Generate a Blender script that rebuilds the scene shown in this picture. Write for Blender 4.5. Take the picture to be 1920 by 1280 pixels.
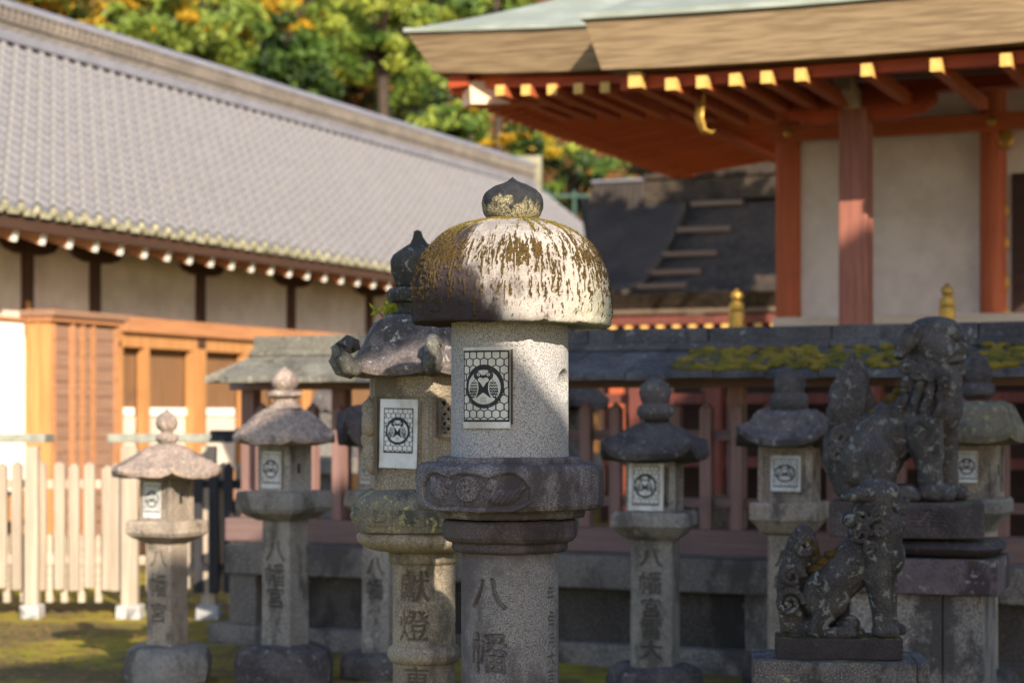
import bpy, bmesh, math, random
import numpy as np
from mathutils import Vector, Matrix, noise as mnoise
from math import sin, cos, pi, radians as rad

for o in list(bpy.data.objects): bpy.data.objects.remove(o, do_unlink=True)
scene = bpy.context.scene
COL = scene.collection
random.seed(7); rng = np.random.default_rng(7)

# ------------------------------------------------------------------ camera
H = 1.6            # eye height
F = 3733.0         # focal length in photo pixels (70 mm on 36 mm, 1920 px wide)
HY = 780.0         # photo row of the horizon
cd = bpy.data.cameras.new('camera'); cam = bpy.data.objects.new('camera', cd); COL.objects.link(cam)
cam.location = (0, 0, H); cam.rotation_euler = (rad(90), 0, 0)
cd.sensor_width = 36.0; cd.lens = 70.0
cd.shift_y = (HY - 640.0) / 1920.0
cd.clip_start = 0.1; cd.clip_end = 400
cd.dof.use_dof = True; cd.dof.focus_distance = 6.42; cd.dof.aperture_fstop = 2.8; cd.dof.aperture_blades = 0
scene.camera = cam

# ------------------------------------------------------------------ light
SUN_AZ, SUN_EL = 20.0, 24.0        # azimuth to the right of straight-behind-the-camera, elevation
w = bpy.data.worlds.new('World'); scene.world = w; w.use_nodes = True
nt = w.node_tree; bg = nt.nodes['Background']
sky = nt.nodes.new('ShaderNodeTexSky'); sky.sky_type = 'NISHITA'; sky.sun_disc = False
sky.sun_elevation = rad(SUN_EL); sky.sun_rotation = rad(180 - SUN_AZ)
sky.air_density = 1.0; sky.dust_density = 0.8; sky.ozone_density = 1.2
nt.links.new(sky.outputs[0], bg.inputs[0]); bg.inputs[1].default_value = 0.115
sd = bpy.data.lights.new('sun', 'SUN'); sd.energy = 4.3; sd.angle = rad(0.5); sd.color = (1.0, 0.85, 0.65)
sun = bpy.data.objects.new('sun', sd); COL.objects.link(sun)
sv = Vector((sin(rad(SUN_AZ)) * cos(rad(SUN_EL)), -cos(rad(SUN_AZ)) * cos(rad(SUN_EL)), sin(rad(SUN_EL))))
sun.rotation_euler = sv.to_track_quat('Z', 'Y').to_euler(); sun.location = (6, -6, 12)
vs = scene.view_settings; vs.view_transform = 'Standard'; vs.look = 'None'; vs.exposure = 1.2; vs.gamma = 1
vs.use_curve_mapping = False
scene.cycles.use_denoising = True
scene.cycles.max_bounces = 6; scene.cycles.diffuse_bounces = 4
scene.cycles.sample_clamp_indirect = 6

# ------------------------------------------------------------------ helpers
def px2w(px, py, Y): return Vector(((px - 960) / F * Y, Y, H - (py - HY) / F * Y))
class Frame:
    """A local frame on the ground: x runs along, y away from the viewer."""
    def __init__(s, x, y, deg): s.x, s.y, s.deg, s.c, s.s = x, y, deg, cos(rad(deg)), sin(rad(deg))
    def XY(s, a, b): return (s.x + a * s.c - b * s.s, s.y + a * s.s + b * s.c)
    def a(s, px, b=0.0):
        k = (px - 960) / F; x0, y0 = s.XY(0, b)
        return (k * y0 - x0) / (s.c - k * s.s)
    def z(s, py, a, b=0.0): return H - (py - HY) / F * s.XY(a, b)[1]
    def zp(s, px, py, b=0.0): return s.z(py, s.a(px, b), b)

def vnoise(co, scale, octaves=3, seed=0.0):
    """Fractal noise at the rows of co (n,3)."""
    co = np.asarray(co, float)
    out = np.zeros(len(co)); amp = 1.0; tot = 0
    for k in range(octaves):
        p = co * scale * (2 ** k) + seed * 17.3 + k * 5.1
        i = np.floor(p).astype(np.int64); f = p - i; f = f * f * (3 - 2 * f)
        acc = 0
        for dx in (0, 1):
            for dy in (0, 1):
                for dz in (0, 1):
                    h = ((i[:, 0] + dx) * 73856093) ^ ((i[:, 1] + dy) * 19349663) ^ ((i[:, 2] + dz) * 83492791)
                    h = (h ^ (h >> 13)) * 1274126177
                    v = ((h ^ (h >> 16)) & 0xffff) / 65535.0
                    acc = acc + v * (f[:, 0] if dx else 1 - f[:, 0]) * (f[:, 1] if dy else 1 - f[:, 1]) * (f[:, 2] if dz else 1 - f[:, 2])
        out += amp * acc; tot += amp; amp *= 0.5
    return out / tot            # 0..1

class MB:
    def __init__(s): s.v = []; s.f = []; s.m = []
    def add(s, verts, faces, mi=0, M=None):
        n = len(s.v)
        for p in verts: s.v.append(tuple(M @ Vector(p)) if M is not None else tuple(p))
        for f in faces: s.f.append(tuple(i + n for i in f)); s.m.append(mi)
        return s
    def box(s, x0, x1, y0, y1, z0, z1, mi=0, M=None, bev=0.0):
        if bev <= 0:
            v = [(x0,y0,z0),(x1,y0,z0),(x1,y1,z0),(x0,y1,z0),(x0,y0,z1),(x1,y0,z1),(x1,y1,z1),(x0,y1,z1)]
            f = [(0,3,2,1),(4,5,6,7),(0,1,5,4),(1,2,6,5),(2,3,7,6),(3,0,4,7)]
            return s.add(v, f, mi, M)
        bm = bmesh.new(); bmesh.ops.create_cube(bm, size=1)
        for q in bm.verts: q.co = Vector(((x0+x1)/2 + q.co.x*(x1-x0), (y0+y1)/2 + q.co.y*(y1-y0), (z0+z1)/2 + q.co.z*(z1-z0)))
        bmesh.ops.bevel(bm, geom=bm.edges[:], offset=bev, segments=2, affect='EDGES', profile=0.6)
        bm.verts.index_update(); s.add([q.co[:] for q in bm.verts], [tuple(q.index for q in f.verts) for f in bm.faces], mi, M); bm.free()
        return s
    def loft(s, rings, cap=True, mi=0, M=None, close=True):
        n = len(rings[0]); base = []
        vs_ = [p for r in rings for p in r]; fs = []
        for k in range(len(rings) - 1):
            for i in range(n if close else n - 1):
                j = (i + 1) % n
                fs.append((k*n+i, k*n+j, (k+1)*n+j, (k+1)*n+i))
        if cap:
            fs.append(tuple(reversed(range(n)))); fs.append(tuple((len(rings)-1)*n + i for i in range(n)))
        return s.add(vs_, fs, mi, M)
    def lathe(s, prof, seg=32, fn=None, cx=0, cy=0, mi=0, M=None, rot=0.0, cap=True):
        """prof: list of (r, z) from bottom to top; fn(theta, r, z) -> (r, z)."""
        rings = []
        for (r, z) in prof:
            ring = []
            for i in range(seg):
                t = 2 * pi * i / seg + rot
                rr, zz = fn(t, r, z) if fn else (r, z)
                ring.append((cx + rr * cos(t), cy + rr * sin(t), zz))
            rings.append(ring)
        return s.loft(rings, cap, mi, M)
    def tube(s, pts, radii, seg=8, mi=0, cap=True, squash=1.0):
        pts = [Vector(p) for p in pts]; rings = []
        if not hasattr(radii, '__len__'): radii = [radii] * len(pts)
        up = Vector((0.31, 0.17, 0.93))
        for k, p in enumerate(pts):
            t = (pts[min(k+1, len(pts)-1)] - pts[max(k-1, 0)]).normalized()
            a = t.cross(up)
            if a.length < 1e-3: a = t.cross(Vector((1, 0, 0)))
            a.normalize(); b = t.cross(a); up = -b if False else up
            rings.append([p + (a * cos(2*pi*i/seg) + b * sin(2*pi*i/seg) * squash) * radii[k] for i in range(seg)])
        return s.loft(rings, cap, mi)
    def ball(s, c, r, mi=0, sub=2, M=None):
        bm = bmesh.new(); bmesh.ops.create_icosphere(bm, subdivisions=sub, radius=1)
        rr = r if hasattr(r, '__len__') else (r, r, r)
        bm.verts.index_update()
        s.add([(c[0]+q.co.x*rr[0], c[1]+q.co.y*rr[1], c[2]+q.co.z*rr[2]) for q in bm.verts], [tuple(q.index for q in f.verts) for f in bm.faces], mi, M); bm.free()
        return s
    def rough(s, amp, scale, seed=0.0, octaves=3):
        co = np.array(s.v); 
        d = np.stack([vnoise(co, scale, octaves, seed + k * 3.7) - 0.5 for k in range(3)], 1) * 2 * amp
        s.v = [tuple(r) for r in (co + d)]
        return s
    def build(s, name, mats, parent=None, smooth=False, loc=None, rotz=None, angle=None):
        me = bpy.data.meshes.new(name); me.from_pydata(s.v, [], s.f)
        if not isinstance(mats, (list, tuple)): mats = [mats]
        for m in mats: me.materials.append(m)
        if any(s.m): me.polygons.foreach_set('material_index', s.m)
        me.update()
        return link(name, me, parent, smooth, loc, rotz, angle)

def link(name, me, parent=None, smooth=False, loc=None, rotz=None, angle=None):
    if smooth:
        me.polygons.foreach_set('use_smooth', [True] * len(me.polygons))
        if angle:
            bm = bmesh.new(); bm.from_mesh(me); lim = rad(angle)
            for e in bm.edges:
                if len(e.link_faces) == 2 and e.calc_face_angle(0) > lim: e.smooth = False
            bm.to_mesh(me); bm.free()
    o = bpy.data.objects.new(name, me); COL.objects.link(o)
    if parent is not None: o.parent = parent
    if loc is not None: o.location = loc
    if rotz is not None: o.rotation_euler[2] = rotz
    return o

def grid_mesh(name, P, wrap=False, attrs=None):
    """P: (n, m, 3) array of points -> a mesh with quads; attrs: dict of (n, m, 3) colours."""
    n, m = P.shape[:2]
    me = bpy.data.meshes.new(name)
    idx = np.arange(n * m).reshape(n, m)
    if wrap: idx = np.concatenate([idx, idx[:, :1]], 1)
    q = np.stack([idx[:-1, :-1], idx[:-1, 1:], idx[1:, 1:], idx[1:, :-1]], -1).reshape(-1, 4)
    me.vertices.add(n * m); me.vertices.foreach_set('co', P.reshape(-1).astype(np.float32))
    me.loops.add(q.size); me.loops.foreach_set('vertex_index', q.reshape(-1).astype(np.int32))
    me.polygons.add(len(q)); me.polygons.foreach_set('loop_start', (np.arange(len(q)) * 4).astype(np.int32))
    me.polygons.foreach_set('loop_total', np.full(len(q), 4, np.int32))
    me.update(calc_edges=True); me.validate()
    for k, a in (attrs or {}).items():
        at = me.color_attributes.new(k, 'FLOAT_COLOR', 'POINT')
        c = np.ones((n * m, 4), np.float32); c[:, :3] = a.reshape(-1, 3)
        at.data.foreach_set('color', c.reshape(-1))
    return me

def thing(name, label, cat, loc=(0, 0, 0), rotz=0.0, group=None):
    o = bpy.data.objects.new(name, None); COL.objects.link(o); o.empty_display_size = 0.2
    o.location = loc; o.rotation_euler[2] = rotz; tag(o, label, cat, group); return o
def tag(o, label, cat, group=None, kind=None):
    if label: o['label'] = label
    if cat: o['category'] = cat
    if group: o['group'] = group
    if kind: o['kind'] = kind
    return o

# ------------------------------------------------------------------ materials
class NT:
    def __init__(s, name, rough=0.85, spec=0.25):
        s.mat = bpy.data.materials.new(name); s.mat.use_nodes = True; s.t = s.mat.node_tree
        s.b = s.t.nodes['Principled BSDF']; s.b.inputs['Roughness'].default_value = rough
        s.b.inputs['Specular IOR Level'].default_value = spec
        s.tc = s.t.nodes.new('ShaderNodeTexCoord'); s.co = s.tc.outputs['Object']
    def n(s, typ, **kw):
        nd = s.t.nodes.new(typ)
        for k, v in kw.items(): setattr(nd, k, v)
        return nd
    def l(s, a, b): s.t.links.new(a, b)
    def mapped(s, sc, loc=(0, 0, 0), rot=(0, 0, 0), co=None):
        m = s.n('ShaderNodeMapping'); m.inputs['Scale'].default_value = sc; m.inputs['Location'].default_value = loc; m.inputs['Rotation'].default_value = rot
        s.l(co or s.co, m.inputs[0]); return m.outputs[0]
    def noise(s, scale, detail=4, rough=0.6, co=None, dist=0.0):
        m = s.n('ShaderNodeTexNoise'); m.inputs['Scale'].default_value = scale; m.inputs['Detail'].default_value = detail
        m.inputs['Roughness'].default_value = rough; m.inputs['Distortion'].default_value = dist
        s.l(co or s.co, m.inputs['Vector']); return m.outputs['Fac']
    def vor(s, scale, co=None, feature='F1'):
        m = s.n('ShaderNodeTexVoronoi', feature=feature); m.inputs['Scale'].default_value = scale
        s.l(co or s.co, m.inputs['Vector']); return m.outputs['Distance']
    def ramp(s, fac, lo, hi, a=0.0, b=1.0):
        m = s.n('ShaderNodeMapRange'); m.interpolation_type = 'SMOOTHSTEP'
        m.inputs['From Min'].default_value = lo; m.inputs['From Max'].default_value = hi
        m.inputs['To Min'].default_value = a; m.inputs['To Max'].default_value = b
        s.l(fac, m.inputs['Value']); return m.outputs[0]
    def mix(s, fac, a, b, mode='MIX'):
        m = s.n('ShaderNodeMix', data_type='RGBA', blend_type=mode)
        if isinstance(fac, (int, float)): m.inputs[0].default_value = fac
        else: s.l(fac, m.inputs[0])
        for v, i in ((a, 6), (b, 7)):
            if isinstance(v, (tuple, list)): m.inputs[i].default_value = (*v, 1)
            else: s.l(v, m.inputs[i])
        return m.outputs[2]
    def math(s, op, a, b=None):
        m = s.n('ShaderNodeMath', operation=op)
        for v, i in ((a, 0), (b, 1)):
            if v is None: continue
            if isinstance(v, (int, float)): m.inputs[i].default_value = v
            else: s.l(v, m.inputs[i])
        return m.outputs[0]
    def attr(s, name):
        m = s.n('ShaderNodeAttribute', attribute_name=name); q = s.n('ShaderNodeSeparateColor'); s.l(m.outputs['Color'], q.inputs[0]); return q.outputs
    def up(s):
        g = s.n('ShaderNodeNewGeometry'); q = s.n('ShaderNodeSeparateXYZ'); s.l(g.outputs['Normal'], q.inputs[0]); return q.outputs[2]
    def out(s, col, bump=None, strength=0.3, dist=0.005):
        if isinstance(col, (tuple, list)): s.b.inputs['Base Color'].default_value = (*col, 1)
        else: s.l(col, s.b.inputs['Base Color'])
        if bump is not None:
            m = s.n('ShaderNodeBump'); m.inputs['Strength'].default_value = strength; m.inputs['Distance'].default_value = dist
            s.l(bump, m.inputs['Height']); s.l(m.outputs[0], s.b.inputs['Normal'])
        return s.mat

def stone(name, c1, c2, stain=(0.05, 0.045, 0.045), stain_amt=0.4, lichen=None, lichen_amt=0.0, moss=0.0, speck=160, speck_amt=0.35, seed=0.0, big=5.0, bump=0.5, attr=False, mosscol=(0.12, 0.10, 0.015), crease_tone=0.0, lscale=4.2):
    """Weathered stone: two base tones, granite speckle, dark stains, lichen spots, moss on upward faces."""
    t = NT(name, 0.9, 0.2); co = t.mapped((1, 1, 1), (seed, seed * 1.7, seed * 0.3))
    c = t.mix(t.ramp(t.noise(big, 5, 0.6, co), 0.38, 0.62), c1, c2)
    fine = t.noise(speck, 2, 0.7, co)
    c = t.mix(t.math('MULTIPLY', t.ramp(fine, 0.52, 0.62), speck_amt), c, (c1[0]*0.25, c1[1]*0.25, c1[2]*0.27))
    c = t.mix(t.math('MULTIPLY', t.ramp(fine, 0.47, 0.38), speck_amt), c, (min(1, c1[0]*1.7), min(1, c1[1]*1.7), min(1, c1[2]*1.7)))
    st = t.noise(big * 0.8, 7, 0.7, t.mapped((1, 1, 0.55), (seed + 4, 1, 2)))
    c = t.mix(t.ramp(st, 0.62 - 0.3 * stain_amt, 0.72 - 0.25 * stain_amt, 0, 0.88), c, stain)
    if lichen:
        lz = t.math('MULTIPLY', t.ramp(t.noise(big * lscale, 7, 0.72, co, 0.4), 0.66 - 0.22 * lichen_amt, 0.70 - 0.2 * lichen_amt), 0.85)
        c = t.mix(lz, c, lichen)
        c = t.mix(t.math('MULTIPLY', t.ramp(t.vor(big * 5, co), 0.16, 0.12), 0.5 * lichen_amt), c, (lichen[0]*1.15, lichen[1]*1.15, lichen[2]*0.8))
    if attr:
        g = t.attr('wx')[0]; c = t.mix(g, c, (c1[0]*0.16, c1[1]*0.16, c1[2]*0.17))
    if attr == 2:
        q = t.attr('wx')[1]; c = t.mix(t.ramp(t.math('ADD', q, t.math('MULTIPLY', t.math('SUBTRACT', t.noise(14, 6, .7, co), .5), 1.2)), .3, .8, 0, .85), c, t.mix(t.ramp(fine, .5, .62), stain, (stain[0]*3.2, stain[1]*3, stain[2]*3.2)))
    if crease_tone > 0:
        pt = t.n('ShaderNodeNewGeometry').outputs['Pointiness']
        c = t.mix(t.math('MULTIPLY', t.ramp(pt, 0.49, 0.43), crease_tone), c, (0.012, 0.010, 0.010))  # by curvature: creases darker, raised edges paler
        c = t.mix(t.math('MULTIPLY', t.ramp(pt, 0.52, 0.60), crease_tone*0.55), c, (lichen or c2))
    oi = t.n('ShaderNodeObjectInfo').outputs['Random']; c = t.mix(t.math('MULTIPLY', t.ramp(oi, 0, 1), 0.38), c, (c1[0]*.35, c1[1]*.35, c1[2]*.36))
    hb = t.math('ADD', t.math('MULTIPLY', fine, 0.4), t.math('MULTIPLY', t.noise(big * 8, 6, 0.7, co), 1.0))
    if moss > 0:
        u = t.math('ADD', t.math('MULTIPLY', t.up(), 0.5), t.math('MULTIPLY', t.noise(big * 2.5, 5, 0.7, co), 0.7))
        mm = t.ramp(u, 0.98 - 0.25 * moss, 1.06 - 0.25 * moss)
        mcol = t.mix(t.ramp(t.noise(60, 3, 0.7, co), 0.4, 0.6), mosscol, (mosscol[0]*2.0, mosscol[1]*1.9, mosscol[2]*1.6))
        c = t.mix(mm, c, mcol); hb = t.math('ADD', hb, t.math('MULTIPLY', mm, t.noise(120, 2, 0.6, co)))
    return t.out(c, hb, bump, 0.006)

def wood(name, c1, c2, axis=2, scale=6.0, grain=14.0, rough=0.75, dirt=(0.05, 0.04, 0.035), dirt_amt=0.3, seed=0.0):
    t = NT(name, rough, 0.25); sc = [grain, grain, grain]; sc[axis] = 0.7
    g = t.noise(scale * 0.35, 6, 0.65, t.mapped(tuple(sc), (seed, seed, seed)))
    c = t.mix(t.ramp(g, 0.35, 0.65), c1, c2)
    c = t.mix(t.ramp(t.noise(2.6, 6, 0.7, t.mapped((1, 1, 1), (seed, 3, 1))), 0.62 - 0.2 * dirt_amt, 0.85 - 0.2 * dirt_amt, 0, 0.7), c, dirt)
    oi = t.n('ShaderNodeObjectInfo').outputs['Random']; c = t.mix(t.math('MULTIPLY', oi, 0.32), c, tuple(v*.5 for v in c2))
    return t.out(c, g, 0.25, 0.004)

def flat(name, c1, c2=None, scale=8, rough=0.6, spec=0.3, bump=0.15, metal=0.0):
    t = NT(name, rough, spec); t.b.inputs['Metallic'].default_value = metal
    n_ = t.noise(scale, 6, 0.65)
    return t.out(t.mix(t.ramp(n_, 0.35, 0.65), c1, c2 or tuple(v * 0.8 for v in c1)), n_, bump, 0.004)
# ------------------------------------------------------------------ carved writing: glyph masks
def blur(a, k):
    for _ in range(k):
        p = np.pad(a, 1, mode='edge')
        a = (p[:-2, 1:-1] + p[2:, 1:-1] + p[1:-1, :-2] + p[1:-1, 2:] + 2 * p[1:-1, 1:-1]) / 6
    return a
_GL = {}
def glyph(ch, res=96):
    """A brush-weight mask (rows top to bottom) of one character, values 0..1."""
    if ch in _GL: return _GL[ch]
    cu = bpy.data.curves.new('g', 'FONT'); cu.body = ch; cu.size = 1.0; cu.resolution_u = 4
    o = bpy.data.objects.new('g', cu); COL.objects.link(o)
    dg = bpy.context.evaluated_depsgraph_get(); me = o.evaluated_get(dg).to_mesh()
    co = np.array([v.co[:2] for v in me.vertices]) if len(me.vertices) else np.zeros((3, 2))
    me.calc_loop_triangles(); tris = [tuple(t.vertices) for t in me.loop_triangles]
    lo, hi = co.min(0), co.max(0); s = max((hi - lo).max(), 1e-3); c = (lo + hi) / 2
    p = (co - c) / s * 0.92 + 0.5
    img = np.zeros((res, res)); gx, gy = np.meshgrid((np.arange(res) + 0.5) / res, 1 - (np.arange(res) + 0.5) / res)
    for t in tris:
        a, b, d = p[list(t)]
        x0, x1 = sorted((min(a[0], b[0], d[0]), max(a[0], b[0], d[0]))); y0, y1 = min(a[1], b[1], d[1]), max(a[1], b[1], d[1])
        i0, i1 = max(int((1 - y1) * res) - 1, 0), min(int((1 - y0) * res) + 2, res); j0, j1 = max(int(x0 * res) - 1, 0), min(int(x1 * res) + 2, res)
        X, Y = gx[i0:i1, j0:j1], gy[i0:i1, j0:j1]
        def e(p1, p2): return (X - p1[0]) * (p2[1] - p1[1]) - (Y - p1[1]) * (p2[0] - p1[0])
        e1, e2, e3 = e(a, b), e(b, d), e(d, a)
        img[i0:i1, j0:j1] = np.maximum(img[i0:i1, j0:j1], (((e1 >= 0) & (e2 >= 0) & (e3 >= 0)) | ((e1 <= 0) & (e2 <= 0) & (e3 <= 0))) * 1.0)
    o.evaluated_get(dg).to_mesh_clear(); bpy.data.objects.remove(o); bpy.data.curves.remove(cu)
    img = np.clip((blur(img, 5) - 0.10) / 0.30, 0, 1)        # swell the thin strokes: brush weight
    _GL[ch] = blur(img, 1); return _GL[ch]
def sample(img, u, v):
    """u right, v down, both 0..1; 0 outside."""
    h, w_ = img.shape; x = u * (w_ - 1); y = v * (h - 1); ok = (u > 0) & (u < 1) & (v > 0) & (v < 1)
    x = np.clip(x, 0, w_ - 1.001); y = np.clip(y, 0, h - 1.001); i = y.astype(int); j = x.astype(int); fx, fy = x - j, y - i
    r = img[i, j] * (1-fx) * (1-fy) + img[i, j+1] * fx * (1-fy) + img[i+1, j] * (1-fx) * fy + img[i+1, j+1] * fx * fy
    return np.where(ok, r, 0)
def text_mask(X, Z, items):
    """items: (char, cx, cz, width, height) -> mask at the points (X, Z); brush strokes wobble a little."""
    m = np.zeros(X.shape)
    for (ch, cx, cz, w_, h_) in items:
        wob = 0.012 * np.sin(Z / h_ * 9 + cx * 40) 
        m = np.maximum(m, sample(glyph(ch), (X - cx) / w_ + 0.5 + wob, 0.5 - (Z - cz) / h_ + 0.01 * np.sin(X / w_ * 11)))
    return m

# ------------------------------------------------------------------ the two-dove paper
def emblem(nx, ny):
    """Black share of the printed window paper; u right, v down over 495 x 860 units."""
    u, v = np.meshgrid((np.arange(nx) + 0.5) / nx * 495 + 290, (np.arange(ny) + 0.5) / ny * 860 + 200)
    k = np.zeros(u.shape)
    fr = (u > 297) & (u < 779) & (v > 236) & (v < 990); inn = (u > 309) & (u < 762) & (v > 257) & (v < 966)
    # honeycomb
    sx, sy = 79.0, 78.0; best = np.full(u.shape, 1e9); sec = np.full(u.shape, 1e9)
    for r in range(-1, 11):
        for c in range(-1, 8):
            cx = 330 + c * sx + (sx / 2 if r % 2 else 0); cy = 285 + r * sy
            d = np.hypot(u - cx, (v - cy) * (sx / sy) * 1.0)
            sec = np.where(d < best, best, np.minimum(sec, d)); best = np.minimum(best, d)
    hexl = (sec - best) < 11
    k = np.where(fr, np.where(inn, hexl * 1.0, 1.0), 0.0)
    eo = ((u - 527) / 199) ** 2 + ((v - 618) / 232) ** 2; ei = ((u - 524) / 168) ** 2 + ((v - 624) / 181) ** 2
    k = np.where(eo < 1, 1.0, k); k = np.where(ei < 1, 0.0, k); inside = ei < 1
    um = np.where(u < 519, u, 1038 - u)                       # mirror on the middle axis
    def ell(cx, cy, rx, ry, a=0.0):
        ca, sa = cos(a), sin(a); dx, dy = um - cx, v - cy
        return ((dx*ca + dy*sa) / rx) ** 2 + ((-dx*sa + dy*ca) / ry) ** 2 < 1
    body = ell(466, 500, 50, 52) | ell(468, 610, 52, 115, 0.12) | ((um > 425) & (v > 470) & (v < 690))
    body |= (v > 560) & (v < 730) & (np.abs(um - (600 - (v - 560) * 0.95)) < 62)
    body |= (v > 640) & (v < 735) & (um > 440) & (um < 519) & (um < 519 - (v - 655) * 0.9 + 10)
    k = np.where(body & inside, 1.0, k)
    white = (((um - 492) / 30) ** 2 + ((v - 548) / 26) ** 2 < 1) | ((v > 548) & (v < 622) & (um > 470 + (v - 548) * 0.62))   # heart
    white |= (v > 447) & (v < 498) & (um > 458 + (v - 447) * 0.9) & inside & (v < 500)
    white |= (v > 685) & (um > 519 - (v - 680) * 1.25) & inside
    k = np.where(white & inside, 0.0, k)
    k = np.where(inside & (v > 505) & (v < 525) & (um > 488), 1.0, k)      # beaks meet
    k = np.where(ell(468, 492, 17, 17), 0.0, k); k = np.where(ell(468, 492, 8, 8), 1.0, k)
    wing = ell(413, 645, 54, 108, 0.12); wi = ell(413, 645, 44, 97, 0.12)
    k = np.where(wing & inside, 0.0, k)
    sc = (np.abs(((v + 9 * np.abs(np.sin((um) / 8.0))) % 30) - 15) < 8.5) | ((v > 640) & ((um + (v - 640) * 0.35) % 20 < 9))
    k = np.where(wi & inside & sc, 1.0, k)
    k = np.where((um < 400) & (um > 385) & (v > 720) & inside, 1.0, k)
    st = (v > 722) & (v < 785) & (u > 487) & (u < 548)                     # small faint seal
    k = np.where(st & (((u + 3) % 16 < 7) | ((v + 3) % 18 < 7)), 0.42, k)
    return k
_pt = NT('window_paper', 0.6, 0.3)
_g = _pt.attr('ink')[0]
_oi = _pt.n('ShaderNodeObjectInfo').outputs['Random']
_w = _pt.noise(11, 5, 0.7, _pt.mapped((1, 1, .6)))
_base = _pt.mix(_pt.ramp(_pt.math('ADD', _w, _pt.math('MULTIPLY', _oi, .15)), 0.42, 0.75), (0.60, 0.62, 0.65), (0.40, 0.39, 0.36))
M_paper = _pt.out(_pt.mix(_g, _base, _pt.mix(_pt.ramp(_pt.noise(40, 4, .7), .5, .7), (0.012, 0.014, 0.02), (0.05, 0.052, 0.058))), _w, .6, .02)
_PAPER = {}
def paper(parent, w_, h_, cx, y, cz, curl=0.0, R=None, hi=False, tilt=0.0, blank=(0, 0, 0, 0), label=None, ang=0.0):
    """Printed paper w_ x h_ at (cx, y, cz) in the parent's space, facing -y; R: hangs round a drum of radius R."""
    nx, ny = (150, 260) if hi else (72, 124)
    k = emblem(nx, ny)
    l, r, t, b = blank                                       # extra white margin around the print
    X, Z = np.meshgrid(np.linspace(-0.5, 0.5, nx), np.linspace(0.5, -0.5, ny))
    if any(blank):
        n2x, n2y = int(nx * (1 + l + r)), int(ny * (1 + t + b)); K = np.zeros((n2y, n2x))
        K[int(ny*t):int(ny*t)+ny, int(nx*l):int(nx*l)+nx] = k; k = K
        X, Z = np.meshgrid(np.linspace(-0.5, 0.5, n2x), np.linspace(0.5, -0.5, n2y))
    P = np.zeros(X.shape + (3,)); P[..., 0] = cx + X * w_ + tilt * Z * h_; P[..., 2] = cz + Z * h_ - tilt * X * w_
    P[..., 1] = y - curl * (np.clip(-Z - 0.3, 0, 1) ** 2 * 8) - curl * 0.3 * np.sin(X * 5)
    if R:
        th = ang + X * w_ / R
        rr = R + 0.004 + 0.004 * np.abs(X * 2) ** 3
        P[..., 0] = rr * np.sin(th); P[..., 1] = -rr * np.cos(th)
    me = grid_mesh('window_paper', P, attrs={'ink': np.repeat(k[..., None], 3, -1)})
    me.materials.append(M_paper)
    o = link('window_paper', me, parent, True)
    md = o.modifiers.new('thick', 'SOLIDIFY'); md.thickness = 0.0015; md.offset = 1
    return o

# ------------------------------------------------------------------ stones
M_granite = stone('granite_grey', (0.27, 0.27, 0.285), (0.33, 0.325, 0.335), stain_amt=0.0, speck=230, speck_amt=0.75, big=3, bump=0.35)
M_granite_dark = stone('granite_dark', (0.20, 0.185, 0.20), (0.115, 0.10, 0.115), stain=(0.045, 0.036, 0.042), stain_amt=0.55, speck=200, speck_amt=0.8, big=4, bump=0.45, seed=3, attr=True, crease_tone=.7)
M_shaft = stone('granite_shaft', (0.25, 0.24, 0.25), (0.15, 0.135, 0.145), stain=(0.06, 0.05, 0.055), stain_amt=0.5, speck=210, speck_amt=0.75, big=3.2, bump=0.4, seed=9, attr=2)
M_finial = stone('finial_black', (0.05, 0.053, 0.058), (0.035, 0.037, 0.04), stain_amt=0.2, lichen=(0.30, 0.30, 0.2), lichen_amt=0.15, speck=200, speck_amt=0.3, big=9, bump=0.6)
M_ochre = stone('ochre_stone', (0.31, 0.265, 0.205), (0.225, 0.19, 0.15), stain=(0.09, 0.075, 0.06), stain_amt=0.35, speck=190, speck_amt=0.6, big=5, seed=2, attr=True, lichen=(0.30, 0.30, 0.24), lichen_amt=0.05)
M_ochre_lichen = stone('ochre_lichen', (0.21, 0.185, 0.14), (0.13, 0.125, 0.11), stain=(0.06, 0.06, 0.058), stain_amt=0.5, speck=190, speck_amt=0.5, big=7, seed=5, lichen=(0.42, 0.40, 0.17), lichen_amt=0.45, moss=0.1)
M_purple_cap = stone('purple_cap', (0.165, 0.14, 0.138), (0.10, 0.086, 0.088), stain=(0.05, 0.045, 0.045), stain_amt=0.45, speck=120, speck_amt=0.4, big=6, seed=6, lichen=(0.42, 0.41, 0.38), lichen_amt=0.35, moss=0.15)
M_warm = stone('warm_stone', (0.34, 0.29, 0.24), (0.24, 0.20, 0.17), stain=(0.09, 0.08, 0.075), stain_amt=0.4, speck=90, speck_amt=0.45, big=6, seed=11, attr=True, lichen=(0.38, 0.37, 0.3), lichen_amt=0.12)
M_warm_cap = stone('warm_cap', (0.36, 0.29, 0.25), (0.26, 0.21, 0.19), stain=(0.13, 0.10, 0.10), stain_amt=0.35, speck=60, speck_amt=0.5, big=7, seed=13, lichen=(0.5, 0.5, 0.4), lichen_amt=0.25, bump=0.8)
M_cool = stone('cool_stone', (0.26, 0.245, 0.23), (0.19, 0.175, 0.165), stain=(0.07, 0.065, 0.06), stain_amt=0.45, speck=90, speck_amt=0.45, big=6, seed=17, attr=True, lichen=(0.34, 0.35, 0.28), lichen_amt=0.15)
M_dark_cap = stone('dark_cap', (0.10, 0.088, 0.09), (0.065, 0.058, 0.062), stain=(0.04, 0.035, 0.04), stain_amt=0.4, speck=80, speck_amt=0.35, big=6, seed=19, lichen=(0.26, 0.29, 0.24), lichen_amt=0.3, moss=0.1, bump=0.8)
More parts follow.
